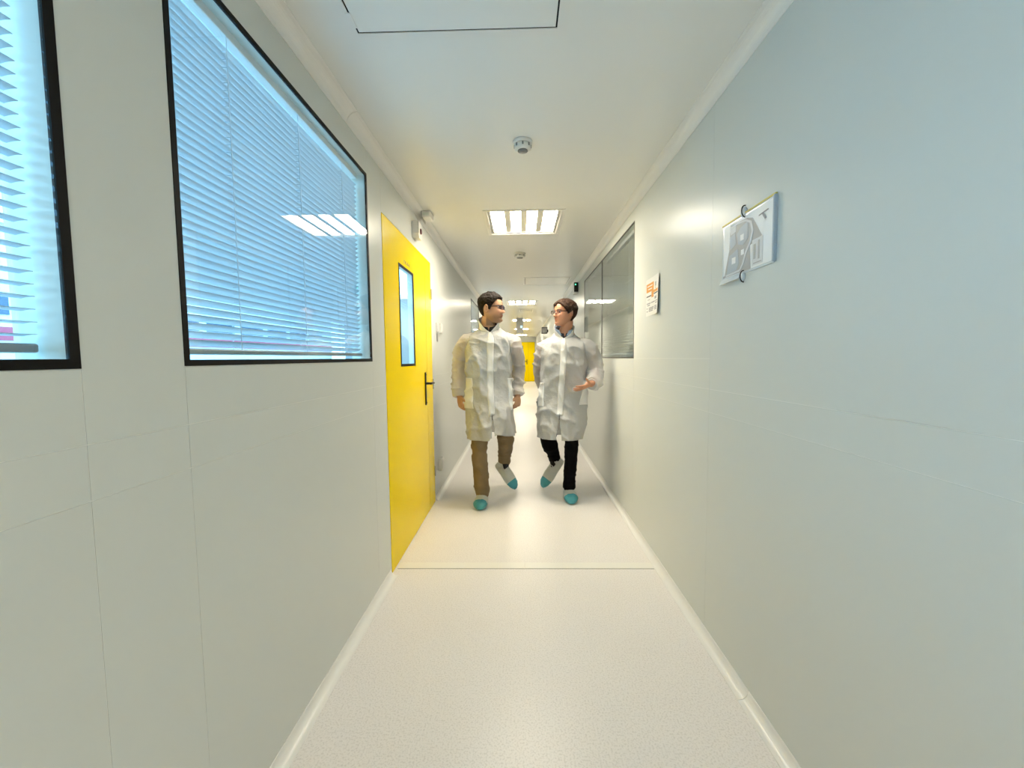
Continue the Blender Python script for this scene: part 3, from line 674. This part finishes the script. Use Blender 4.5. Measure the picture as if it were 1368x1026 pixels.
class Coat:
    def __init__(s, rows, hem, seed, zip0=0.0, slit=8.6, gap=.05):
        s.r = np.array(rows, float); s.n = len(rows)-1; s.hem = hem; s.seed = seed; s.zip0 = zip0; s.slit = slit; s.gap = gap
        q = np.linspace(0, s.n, 60*s.n+1); T = [np.interp(q, np.arange(s.n+1), s.r[:, i]) for i in range(6)]
        s.q = q; s.T = []
        for a in T:
            e = a.copy()
            for _ in range(2): e = np.convolve(np.concatenate([2*e[0]-e[25:0:-1], e, 2*e[-1]-e[-2:-27:-1]]), np.ones(51)/51, 'valid')
            s.T.append(e)
    def base(s, th, q):
        z, cx, cyy, hw, hd, sl = (np.interp(q, s.q, a) for a in s.T)
        c, n = np.cos(th), np.sin(th)
        x = cx+hw*np.sign(n)*np.abs(n)**.86; y = cyy-hd*np.sign(c)*np.abs(c)**.86
        k = np.clip((q-5)/(s.n-5), 0, 1)
        return np.stack([x, y, z-sl*c+k*k*s.hem(th)], -1)
    def pos(s, th, q, off=0):
        th, q = np.broadcast_arrays(np.asarray(th, float), np.asarray(q, float)); e = 1e-3
        p = s.base(th, q); a = s.base(th+e, q)-s.base(th-e, q); b = s.base(th, q+e)-s.base(th, q-e)
        n = np.cross(b, a); n /= np.linalg.norm(n, axis=-1)[..., None]+1e-12
        n = np.where((n[..., :1]*np.sin(th)[..., None]-n[..., 1:2]*np.cos(th)[..., None]) < 0, -n, n)
        if getattr(s, 'flat', False): return p+n*np.asarray(off)[..., None] if np.ndim(off) else p+n*off
        P = p*np.array([1, 1, .75])+s.seed; lo = sstep(1.2, 4.0, q)
        wr = lo*(.034*(fbm(P*5.2)-.5)+.022*ridge(P*np.array([9, 9, 5])+fbm(P*4)[..., None]*.9)**4+.018*ridge(P*np.array([7, 7, 10])+P[..., [2, 0, 1]]*5+7)**5+.006*ridge(P*np.array([17, 17, 11])+P[..., [2, 0, 1]]*6)**4-.008)
        sk = sstep(6, 10, q); wr = wr+sk*(.010*np.sin(6*th+s.seed+1.2*np.sin(q))+.006*np.sin(11*th+2*s.seed))
        return p+n*(wr+off)[..., None]
    def shell(s, nt=150, nq=120):
        q = np.linspace(0, s.n, nq); t = np.linspace(0, 1, nt)
        Q, Tt = np.meshgrid(q, t, indexing='ij')
        op = np.where(Q < 1.0, .10*(1-Q), 0)+s.gap*sstep(s.slit, s.n, Q)
        th = s.zip0+op+(2*np.pi-2*op)*Tt
        out = s.pos(th, Q); inn = s.pos(th, Q, -.003)
        n = nq*nt; v = np.concatenate([out.reshape(-1, 3), inn.reshape(-1, 3)]); f = grid_faces(nq, nt)
        F = f+[tuple(i+n for i in x[::-1]) for x in f]
        rim = [i for i in range(nt)]+[i*nt+nt-1 for i in range(1, nq)]+[(nq-1)*nt+i for i in range(nt-2, -1, -1)]+[i*nt for i in range(nq-2, 0, -1)]
        F += [(rim[i], rim[(i+1) % len(rim)], n+rim[(i+1) % len(rim)], n+rim[i]) for i in range(len(rim))]
        return v, F
    def patch(s, t0, t1, q0, q1, off, thick=.003, nt=14, nq=30, lean=0):
        q = np.linspace(q0, q1, nq); Q, U = np.meshgrid(q, np.linspace(0, 1, nt), indexing='ij'); th = t0+(t1-t0)*U+lean*(Q-q0)
        ed = np.minimum(1, np.minimum(U, 1-U)*nt/1.5)
        out = s.pos(th, Q, off*ed+.001); inn = s.pos(th, Q, -thick*.3)
        n = nt*nq; v = np.concatenate([out.reshape(-1, 3), inn.reshape(-1, 3)]); f = grid_faces(nq, nt); F = f+[tuple(i+n for i in x[::-1]) for x in f]
        rim = [i for i in range(nt)]+[i*nt+nt-1 for i in range(1, nq)]+[(nq-1)*nt+i for i in range(nt-2, -1, -1)]+[i*nt for i in range(nq-2, 0, -1)]
        F += [(rim[i], rim[(i+1) % len(rim)], n+rim[(i+1) % len(rim)], n+rim[i]) for i in range(len(rim))]
        return v, F
def sleeve(P, R, seed, nc=44, n=16, ref=(0, 1, .05)):
    P, R = smooth_path(P, R, n); T = np.gradient(P, axis=0); T /= np.linalg.norm(T, axis=1)[:, None]
    L = np.concatenate([[0], np.cumsum(np.linalg.norm(np.diff(P, axis=0), axis=1))]); ang = np.linspace(0, 2*np.pi, nc, endpoint=False); rings = []
    for i in range(len(P)):
        b = unit(np.cross(T[i], ref)); c = np.cross(b, T[i]); dr = np.outer(np.cos(ang), b)+np.outer(np.sin(ang), c); p = P[i]+dr*R[i].mean()
        u = L[i]/L[-1]; k = sstep(0, .15, u)*(1-.6*sstep(.93, 1, u))
        wr = .018*(fbm(p*6+seed)-.5)+.018*ridge(np.stack([p[:, 0]*5, p[:, 1]*5, p[:, 2]*11+p[:, 0]*6], 1)+seed)**3+.012*ridge(p*np.array([12, 12, 19])+seed*2)**4-.007
        rings.append(P[i]+np.outer(np.cos(ang)*R[i, 0], b)+np.outer(np.sin(ang)*R[i, 1], c)+dr*(wr*k)[:, None])
    # turn the cuff in
    for s_ in (.8, .72): rings.append(P[-1]-T[-1]*.004+(rings[len(P)-1]-P[-1])*s_)
    return loft(rings)
def collar(ring, z_front, z_back, height, op0, op1, lean, seed, th0=0):
    """stand collar with a V opening: ring(theta) -> base point"""
    nt, nq = 64, 12; out = []; inn = []
    full = ring(np.linspace(0, 2*np.pi, 40)); ctr = full.mean(0)
    for j in range(nq):
        u = j/(nq-1); op = op0+op1*u; th = th0+np.linspace(op, 2*np.pi-op, nt); base = ring(th)
        rad = base-ctr; rad[:, 2] = 0; rad /= np.linalg.norm(rad, axis=1)[:, None]; fr = (1+np.cos(th-th0))/2
        h = height*u*(.85+.15*(1-fr))
        o = base+np.stack([0*h, 0*h, h], 1)+rad*((lean*fr*u**1.2)-.012*(1-fr)*u+.003*np.sin(5*th+seed)*u)[:, None]
        out.append(o); inn.append(o-rad*.003)
    n = nt*nq; v = np.concatenate(out+inn); f = grid_faces(nq, nt); F = f+[tuple(i+n for i in x[::-1]) for x in f]
    rim = [i for i in range(nt)]+[i*nt+nt-1 for i in range(1, nq)]+[(nq-1)*nt+i for i in range(nt-2, -1, -1)]+[i*nt for i in range(nq-2, 0, -1)]
    F += [(rim[i], rim[(i+1) % len(rim)], n+rim[(i+1) % len(rim)], n+rim[i]) for i in range(len(rim))]
    return v, F
def cloth_remesh(parts, voxel, seed, amp, freq=9, squash=(1, 1, 2.2)):
    v, f, n = union_remesh(parts, voxel, 3)
    p = v*np.array(squash)*freq+seed
    return v+n*(amp*(1.4*(fbm(p)-.5)+.9*ridge(p*.9+3)**4-.25))[:, None], f
def shoe(heel, toe, up, wd=.063):
    heel, toe = np.array(heel, float), np.array(toe, float); L = np.linalg.norm(toe-heel); d = (toe-heel)/L; up = np.array(up, float); up = unit(up-d*np.dot(up, d)); sd = np.cross(d, up)
    sec = [(-.02, .012, .03, .055), (.0, .030, .008, .078), (.08, .038, .002, .096), (.2, .042, .0, .108), (.34, .044, .0, .108), (.47, .046, .0, .096), (.6, .050, .0, .083), (.73, .048, .0, .074), (.86, .040, .001, .060), (.95, .025, .003, .044), (1.0, .010, .008, .026)]
    S_ = np.array(sec); t = np.linspace(0, len(sec)-1, 44); rows = [np.interp(t, range(len(sec)), S_[:, i]) for i in range(4)]
    ang = np.linspace(0, 2*np.pi, 36, endpoint=False); rings = []; loc = []
    for a, w_, z0, z1 in zip(*rows):
        w_ = w_*wd/.05; h = (z0+z1)/2; r = (z1-z0)/2; c, s = np.cos(ang), np.sin(ang)
        x = w_*np.sign(c)*np.abs(c)**.75; z = h+r*np.sign(s)*np.abs(s)**.8
        x = x*(1-.32*np.clip((z-.035)/.07, 0, 1))
        P = heel+np.outer(np.full(36, a*L), d)+np.outer(x, sd)+np.outer(z, up)
        k = np.clip((z-.012)/.03, 0, 1); nz = (ridge(np.stack([x*60, np.full(36, a*11), z*40], 1)+heel.sum()*9)-.5)*.007+(fbm(P*22)-.5)*.008
        P = P+(np.outer(c, sd)+np.outer(s, up))*(nz*k)[:, None]
        rings.append(P); loc.append(np.stack([np.full(36, a), z], 1))
    v, f = loft(rings); lc = np.concatenate(loc)
    fm = [1 if (lambda m_: m_[0]+.25*m_[1] > .735 or m_[1] < .010)(lc[list(q)].mean(0)) else 0 for q in f]
    return v, f, fm, d, up

def build_person(name, base, label, H, skin, skin2, arms, hands, legs, coat, sleeves, trouser_parts, trouser_mat, shoes, hairfn, hair_mat, shirt_mat, neck, beard, shirt_rows, zipw, pockets, collar_args, seed, hair_freq):
    B = np.array(base, float); root = empty(name, base); tag(root, label, 'person')
    O = B
    # ---- body: one continuous surface
    parts = head_parts(H)
    nb = np.array(neck, float); hb = H.w((0, -.030, .05))
    parts.append(tube([nb+(0, 0, -.08), nb, (nb+H.w((0, -.028, -.01)))/2+(0, 0, .01), H.w((0, -.026, .01)), hb], [(.085, .07), (.064, .062), (.056*H.k, .058*H.k), (.054*H.k, .057*H.k), .05], ref=(0, 1, 0), nc=22, n=4))
    tr = coat.r; q = [(r[1], r[2], r[0]) for r in tr[2:8]]
    parts.append(tube(q, [(r[3]*.70, r[4]*.68) for r in tr[2:8]], ref=(0, 1, 0), nc=26, n=3))
    for a in arms: parts.append(tube(a, [.05, .048, .042, .040, .034, .028], ref=(0, 1, .05), nc=14, n=4))
    for h in hands: parts += h
    for lg in legs: parts.append(tube(lg, [.060, .045, .038, .034, .030], ref=(0, 1, .05), nc=14, n=4))
    v, f, _ = union_remesh(parts, .0040, 1)
    o = mesh_obj('body', v, f, MT['skin'], root, True, O)
    lp = H.l(v); x, y, z = lp[:, 0], lp[:, 1], lp[:, 2]
    col = np.tile(np.array(skin), (len(v), 1)); near = (z > -.03) & (z < .25) & (np.abs(x) < .1) & (np.abs(y) < .15)
    def mixc(mask, c, a): 
        nonlocal col; mm = (mask*near*a)[:, None]; col = col*(1-mm)+np.array(c)*mm
    mixc(gs(z-.0515, .0075)*(np.abs(x) < .026)*(y > .06)*sstep(.026, .015, np.abs(x)), skin2, .85)
    brow = sstep(.006, .003, np.abs(z-(.1375+.002*np.cos(x*60))))*sstep(.012, .016, np.abs(x))*sstep(.056, .046, np.abs(x))*(y > .03); mixc(brow, (.02, .013, .01), .9)
    mixc(sstep(.02, .09, y)*gs(np.abs(x)-.04, .02)*gs(z-.085, .02), skin2, .25)
    if beard: mixc(sstep(.078, .030, z+.25*np.clip(.05-y, 0, .1)-.35*np.clip(.03-y, 0, .1))*(y > -.02), (.055, .036, .026), beard)
    if beard: mixc(sstep(.003, .0, np.abs(z-.065)-.003)*(np.abs(x) < .03)*(y > .06), (.055, .036, .026), beard*.8)
    col = col*(1+.16*(fbm(v*18)-.5))[:, None]
    set_col(o, np.clip(col, 0, 1))
    for s in (-1, 1):   # eyes
        al = np.linspace(0, 2*np.pi, 14, endpoint=False); ph = np.linspace(.05, np.pi-.05, 9)
        c0 = np.array((s*.0315, .0685, .1168)); rings = [c0+.0125*np.stack([np.sin(p)*np.cos(al), np.full(14, math.cos(p)), np.sin(p)*np.sin(al)], 1) for p in ph]
        v0, f0 = loft(rings); eo = mesh_obj('eye', H.w(v0), f0, MT['eye'], o, True, O)
        dd = np.linalg.norm((v0-c0)[:, [0, 2]], axis=1)*((v0-c0)[:, 1] > 0)+((v0-c0)[:, 1] <= 0)
        set_col(eo, np.where((dd < .0078)[:, None], (.025, .016, .012), (.33, .29, .26)))
    # ---- hair: a shell over the skull
    na, nz = 120, 70; al = np.linspace(-np.pi, np.pi, na, endpoint=False); zs = np.concatenate([np.linspace(.01, .21, nz-14), np.linspace(.212, .2338, 14)])
    Zg, Ag = np.meshgrid(zs, al, indexing='ij'); line, th = hairfn(Ag, Zg)
    ck = sstep(-.004, .008, Zg-line); base_p = head_pt(Ag, Zg, 0, True)
    nzv = fbm(base_p*np.array([60, 60, 30])+seed)-.5
    off = ck*th*(1+.7*nzv)+ck*np.clip(th/.018, .1, 1.2)*(.010*(ridge(base_p*hair_freq+seed+2*fbm(base_p*30)[..., None])-.5)+.005*(ridge(base_p*hair_freq*2.1+seed)-.5))-.003*(1-ck)
    outp = head_pt(Ag, Zg, off, True); inp = head_pt(Ag, Zg, -.004, True)
    keep = ck > .02; idx = -np.ones(2*na*nz, int); vv = []; ff = []
    def vid(k):
        if idx[k] < 0: idx[k] = len(vv); vv.append((outp if k < na*nz else inp).reshape(-1, 3)[k % (na*nz)])
        return idx[k]
    cell = lambda i, j: 0 <= i < nz-1 and keep[i, j % na] and keep[i, (j+1) % na] and keep[i+1, j % na] and keep[i+1, (j+1) % na]
    for i in range(nz-1):
        for j in range(na):
            if not cell(i, j): continue
            k = (j+1) % na; a, b, c, d_ = i*na+j, i*na+k, (i+1)*na+k, (i+1)*na+j; N = na*nz
            ff.append([vid(t) for t in (a, b, c, d_)]); ff.append([vid(t+N) for t in (d_, c, b, a)])
            for (ci, cj, e0, e1) in ((i-1, j, a, b), (i, k, b, c), (i, j-1, d_, a)):
                if not cell(ci, cj): ff.append([vid(e0), vid(e1), vid(e1+N), vid(e0+N)])
    N = na*nz; ff.append([vid((nz-1)*na+j) for j in range(na)]); ff.append([vid(N+(nz-1)*na+j) for j in range(na)])
    mesh_obj('hair', H.w(np.array(vv)), ff, MT[hair_mat], root, True, O)
    # ---- clothes
    r0 = shirt_rows[0]; shirt_rows = [(r0[0]+.030, r0[1], r0[2], .0665, .0675, .030), (r0[0]+.004, r0[1], r0[2], .071, .071, .034)]+list(shirt_rows[1:]); sh = Coat(shirt_rows, lambda t: 0*t, seed+5); sh.flat = True; v, f = sh.shell(60, 40); mesh_obj('shirt', v, f, MT[shirt_mat], root, True, O)
    v, f = coat.shell(); g = G(); g.add(v, f); co = g.obj('lab_coat', MT['coat'], root, True, O)
    for i, (P, Rr) in enumerate(sleeves):
        v, f = sleeve(P, Rr, seed+3*i); mesh_obj('sleeve', v, f, MT['coat'], co, True, O)
    v, f = collar(lambda t: coat.pos(t, np.full_like(t, .15)), *collar_args, seed, coat.zip0); mesh_obj('collar', v, f, MT['coat2'], co, True, O)
    z0 = coat.zip0; v, f = coat.patch(z0-zipw, z0+zipw, .55, coat.slit, .006, nt=10, nq=70); mesh_obj('zip_flap', v, f, MT['coat2'], co, True, O)
    for (a, b, c, d_) in pockets:
        v, f = coat.patch(a, b, c, d_, .006); mesh_obj('pocket', v, f, MT['coat2'], co, True, O)
    v, f = coat.patch(z0-.012, z0+.004, coat.slit-.12, coat.slit+.28, .009, nt=5, nq=8); mesh_obj('zip_end', v, f, MT['blackpl'], co, True, O)
    v, f = cloth_remesh(trouser_parts, .0075, seed, .010); mesh_obj('trousers', v, f, MT[trouser_mat], root, True, O)
    for (hl, to, up, ank) in shoes:
        v, f, fm, dd, uu = shoe(hl, to, up); so = mesh_obj('shoe_cover', v, f, [MT['cover_w'], MT['cover_b']], root, True, O)
        so.data.polygons.foreach_set('material_index', fm)
        hl, to = np.array(hl), np.array(to); L = np.linalg.norm(to-hl)
        g = G(); g.add(*tube([np.array(ank), hl+dd*L*.30+uu*.075, hl+dd*L*.38+uu*.06], [.040, (.036, .038), (.028, .030)], ref=(0, 1, .1), nc=16, n=4)); g.obj('sock', MT['darktee'], root, True, O)
        # gathered elastic edge
        ring = []
        for t in np.linspace(0, 2*np.pi, 30, endpoint=False):
            ring.append(hl+dd*(L*(.31+.20*math.cos(t)))+np.cross(dd, uu)*(.036*math.sin(t))+uu*(.102-.030*(math.cos(t)+1)/2*.9+.002*math.sin(9*t)))
        ring.append(ring[0]); g = G(); g.add(*tube(ring, [.0042+.0012*math.sin(5*i) for i in range(31)], ref=uu+.01, nc=8, n=2, round_ends=False)); g.obj('elastic', MT['cover_w'], so, True, O)
    return root, co, O
def glasses(root, H, O, frame, lens, hw, hh, r, wrap=.0, z=.116, y=.104, half=False):
    e = G(); n = 16
    def pt(cx, t, s):
        c, sn = math.cos(t), math.sin(t); x = cx+hw*np.sign(c)*abs(c)**.55; zz = z+hh*np.sign(sn)*abs(sn)**.55
        return (x, y-wrap*(abs(x)/.06)**2, zz)
    fr = []
    for s in (-1, 1):
        ring = [pt(s*.034, t, s) for t in np.linspace(0, 2*np.pi, n, endpoint=False)]; ring.append(ring[0])
        e.add(*tube(H.w(ring), [r*H.k]*(n+1), ref=H.M[:, 1]+.01, nc=6, n=1, round_ends=False))
        x0 = s*(.034+hw); y0 = y-wrap*(abs(x0)/.06)**2
        e.add(*tube(H.w([(x0, y0, z+hh*.5), (s*.0745, y-.03, z+hh*.5), (s*.080, .03, z+.006), (s*.082, -.006, z+.008), (s*.081, -.022, z-.012)]), [r*1.5*H.k]*5, ref=(.1, .2, 1), nc=6, n=4))
    e.add(*tube(H.w([(-.034+hw, y, z+.003), (0, y+.004, z+.007), (.034-hw, y, z+.003)]), [r*H.k]*3, ref=(0, 0, 1), nc=6, n=3))
    go = e.obj('glasses', MT[frame], root, True, O)
    for s in (-1, 1):
        ring = np.array([pt(s*.034, t, s) for t in np.linspace(0, 2*np.pi, n, endpoint=False)]); v = np.concatenate([ring+(0, .0007, 0), ring-(0, .0007, 0)])
        g = G(); g.add(H.w(v), [tuple(range(n)), tuple(range(n, 2*n))]+[(i, (i+1) % n, n+(i+1) % n, n+i) for i in range(n)]); g.obj('lens', MT[lens], go, False, O)

D = np.pi/180
# ---- man in khaki trousers (left in the photograph)
HL = Head((-.258, 3.575, 1.592), R_(73), R_(-2), R_(0), (1.06, 1.07, 1.03))
def hairL(A, Z):
    a = np.abs(A)/D
    line = np.interp(a, [0, 30, 42, 55, 66, 76, 84, 96, 106, 116, 135, 180], [.190, .190, .182, .160, .135, .098, .100, .134, .120, .070, .045, .036])
    th = np.interp(Z, [.03, .10, .15, .19, .234], [.003, .006, .010, .016, .016])*np.where(a < 60, 1.15, 1)
    return line, th
def coat_rows(spec): return spec
rowsL = [(1.553, -.275, 3.600, .082, .080, .042), (1.525, -.275, 3.605, .112, .095, .033), (1.497, -.277, 3.61, .158, .108, .02), (1.460, -.280, 3.61, .200, .118, .01), (1.40, -.284, 3.61, .218, .130, 0),
         (1.30, -.286, 3.60, .214, .137, 0), (1.15, -.287, 3.60, .200, .140, 0), (1.00, -.285, 3.60, .198, .146, 0), (.85, -.276, 3.58, .200, .168, 0), (.70, -.266, 3.565, .200, .190, 0), (.588, -.262, 3.56, .198, .205, 0)]
cL = Coat(rowsL, lambda t: .028*sstep(0, .25, np.sin(t))+.022*sstep(.9, .2, np.abs(((t+np.pi) % (2*np.pi))-np.pi))*(np.sin(t) > 0)*(np.cos(t) > 0), 1.7, zip0=.10, slit=8.45, gap=.05)
shirtL = [(r[0]-.006, r[1], r[2], r[3]*(.84 if i > 2 else .90)-(.012 if i < 2 else 0), r[4]*(.78 if i > 2 else .86)-(.010 if i < 2 else 0), r[5]) for i, r in enumerate(rowsL[:9])]
wLr = np.array((-.546, 3.565, .958)); wLl = np.array((-.030, 3.60, .958))
slL = [([(-.41, 3.615, 1.455), (-.495, 3.625, 1.415), (-.540, 3.645, 1.30), (-.552, 3.66, 1.17), (-.550, 3.62, 1.05), (-.546, 3.57, .962), (-.545, 3.562, .945)], [(.062, .085), (.066, .082), .070, .064, .061, .056, .040]),
       ([(-.155, 3.615, 1.455), (-.065, 3.625, 1.400), (-.026, 3.65, 1.29), (-.020, 3.68, 1.16), (-.028, 3.645, 1.05), (-.030, 3.605, .962), (-.030, 3.598, .945)], [(.062, .085), (.064, .082), .066, .060, .057, .052, .038])]
legL = [[(-.35, 3.61, .92), (-.366, 3.47, .54), (-.360, 3.50, .32), (-.353, 3.525, .16), (-.352, 3.53, .07)],
        [(-.19, 3.62, .92), (-.147, 3.70, .56), (-.163, 3.83, .41), (-.172, 3.925, .29), (-.176, 3.935, .25)]]
trL = [tube([(-.27, 3.60, 1.05), (-.27, 3.60, .95), (-.27, 3.60, .86)], [(.140, .095), (.145, .10), (.14, .10)], nc=24, n=4),
       tube([(-.345, 3.60, .93), (-.355, 3.56, .72), (-.366, 3.465, .55), (-.362, 3.49, .34), (-.358, 3.515, .20), (-.350, 3.525, .125), (-.350, 3.53, .095)], [.080, .074, .069, .066, .068, .064, .058], nc=20, n=5),
       tube([(-.19, 3.61, .93), (-.165, 3.65, .72), (-.147, 3.70, .55), (-.160, 3.84, .40), (-.170, 3.915, .30), (-.174, 3.935, .262)], [.086, .080, .074, .066, .062, .056], nc=20, n=5)]
shL = [((-.352, 3.605, .002), (-.360, 3.335, .002), (0, 0, 1), (-.351, 3.53, .16)), ((-.252, 3.965, .225), (-.066, 3.875, .008), (.45, -.6, .6), (-.172, 3.93, .30))]
rootL, coL, OL = build_person('person', (-.27, 3.6, 0), 'man in white lab coat and khaki trousers turning his head to the right', HL,
    (.52, .29, .17), (.36, .13, .10),
    [[p for p in s[0][:5]]+[w_] for s, w_ in ((slL[0], wLr), (slL[1], wLl))],
    [hand(wLr, (.16, -.22, -.95), (.72, .62, 0), False, (28, 34, 26), 3, 1.0), hand(wLl, (-.02, -.16, -.97), (-.72, .62, 0), True, (40, 52, 36), 3, .98)],
    legL, cL, slL, trL, 'chino', shL, hairL, 'hairL', 'darktee', (-.272, 3.602, 1.53), .50, shirtL, .105,
    [(-80*D, -38*D, 6.25, 8.0), (52*D, 84*D, 6.3, 8.2)], (0, 0, .085, .06, .95, .022), 1.7, np.array([60, 60, 75]))
glasses(rootL, HL, OL, 'frameD', 'lensD', .029, .0165, .0022, wrap=.018, z=.119, y=.112)

# ---- man in dark trousers with glasses (right in the photograph)
HR = Head((.392, 3.665, 1.566), R_(-60), R_(-1), R_(2), (1.0, 1.0, .96))
def hairR(A, Z):
    a = np.abs(A)/D; s = np.sign(np.sin(A))
    fr = np.where(A < 0, .010, -.012)*np.clip(1-a/50, 0, 1)
    line = np.interp(a, [0, 25, 40, 52, 62, 74, 82, 96, 108, 120, 180], [.186, .184, .172, .160, .140, .104, .100, .128, .085, .036, .020])+fr
    th = np.interp(Z, [.02, .08, .14, .19, .234], [.010, .014, .017, .016, .009])*np.where(a < 50, 1.05, 1)
    return line, th
rowsR = [(1.497, .390, 3.690, .082, .080, .042), (1.470, .391, 3.695, .112, .095, .033), (1.443, .394, 3.70, .155, .108, .02), (1.408, .398, 3.70, .196, .118, .01), (1.350, .400, 3.70, .212, .130, 0),
         (1.25, .396, 3.70, .208, .137, 0), (1.10, .384, 3.70, .204, .142, 0), (.95, .372, 3.70, .214, .150, 0), (.80, .360, 3.685, .206, .172, 0), (.66, .350, 3.675, .198, .188, 0), (.552, .344, 3.675, .192, .202, 0)]
cR = Coat(rowsR, lambda t: .012*np.cos(t)+.006*sstep(0, .3, -np.sin(t)), 6.3, zip0=-.10, slit=8.2, gap=.10)
shirtR = [(r[0]-.006, r[1], r[2], r[3]*(.84 if i > 2 else .90)-(.012 if i < 2 else 0), r[4]*(.78 if i > 2 else .86)-(.010 if i < 2 else 0), r[5]) for i, r in enumerate(rowsR[:9])]
wRr = np.array((.215, 3.87, .95)); wRl = np.array((.597, 3.475, 1.052))
slR = [([(.27, 3.705, 1.405), (.205, 3.73, 1.355), (.180, 3.775, 1.25), (.178, 3.82, 1.13), (.195, 3.85, 1.03), (.213, 3.868, .965), (.215, 3.87, .948)], [(.060, .085), (.060, .080), .060, .056, .053, .050, .038]),
       ([(.52, 3.70, 1.400), (.600, 3.695, 1.360), (.650, 3.70, 1.25), (.668, 3.68, 1.145), (.655, 3.60, 1.085), (.612, 3.505, 1.058), (.600, 3.482, 1.054)], [(.062, .085), (.068, .085), .074, .076, .070, .058, .038])]
legR = [[(.43, 3.70, .90), (.443, 3.60, .53), (.438, 3.61, .34), (.431, 3.65, .16), (.430, 3.66, .07)],
        [(.28, 3.73, .90), (.255, 3.79, .51), (.293, 3.88, .40), (.330, 3.955, .29), (.335, 3.965, .25)]]
trR = [tube([(.36, 3.71, 1.02), (.36, 3.71, .93), (.36, 3.71, .84)], [(.135, .095), (.14, .10), (.135, .10)], nc=24, n=4),
       tube([(.430, 3.70, .90), (.435, 3.66, .70), (.443, 3.60, .53), (.438, 3.61, .34), (.431, 3.64, .20), (.430, 3.65, .13), (.431, 3.65, .105)], [.074, .066, .062, .056, .054, .058, .056], nc=20, n=5),
       tube([(.285, 3.72, .90), (.262, 3.75, .70), (.253, 3.79, .51), (.288, 3.87, .40), (.322, 3.94, .31), (.335, 3.965, .262)], [.084, .078, .074, .066, .058, .052], nc=20, n=5)]
shR = [((.430, 3.740, .002), (.434, 3.468, .002), (0, 0, 1), (.430, 3.655, .16)), ((.405, 3.985, .262), (.205, 3.915, .010), (-.45, -.6, .6), (.331, 3.96, .30))]
rootR, coR, OR = build_person('person', (.37, 3.7, 0), 'man in white lab coat and dark trousers wearing glasses and gesturing with one hand', HR,
    (.55, .27, .165), (.42, .15, .115),
    [[p for p in s[0][:5]]+[w_] for s, w_ in ((slR[0], wRr), (slR[1], wRl))],
    [hand(wRr, (.16, .05, -.98), (.8, -.4, 0), False, (28, 34, 26), 3, .96), hand(wRl, (-.86, -.40, -.30), (-.30, .50, .80), True, (4, 9, 7), 5, .97, 58, 4)],
    legR, cR, slR, trR, 'blacktr', shR, hairR, 'hairR', 'navy', (.390, 3.692, 1.475), 0, shirtR, .10,
    [(42*D, 76*D, 6.15, 7.6), (-78*D, -50*D, 6.3, 7.7)], (0, 0, .070, .06, .95, .022), 6.3, np.array([85, 85, 24]))
glasses(rootR, HR, OR, 'frameR', 'lensC', .027, .0155, .0024, wrap=.008, z=.116, y=.108)
# light blue shirt collar folded over the sweater
v, f = collar(lambda t: np.stack([.390+.075*np.sin(t), 3.692-.075*np.cos(t), 1.500-.030*np.cos(t)], 1), 0, 0, .052, .28, .25, .016, 2, -.1)
mesh_obj('shirt_collar', v, f, MT['bluecol'], rootR, True, OR)
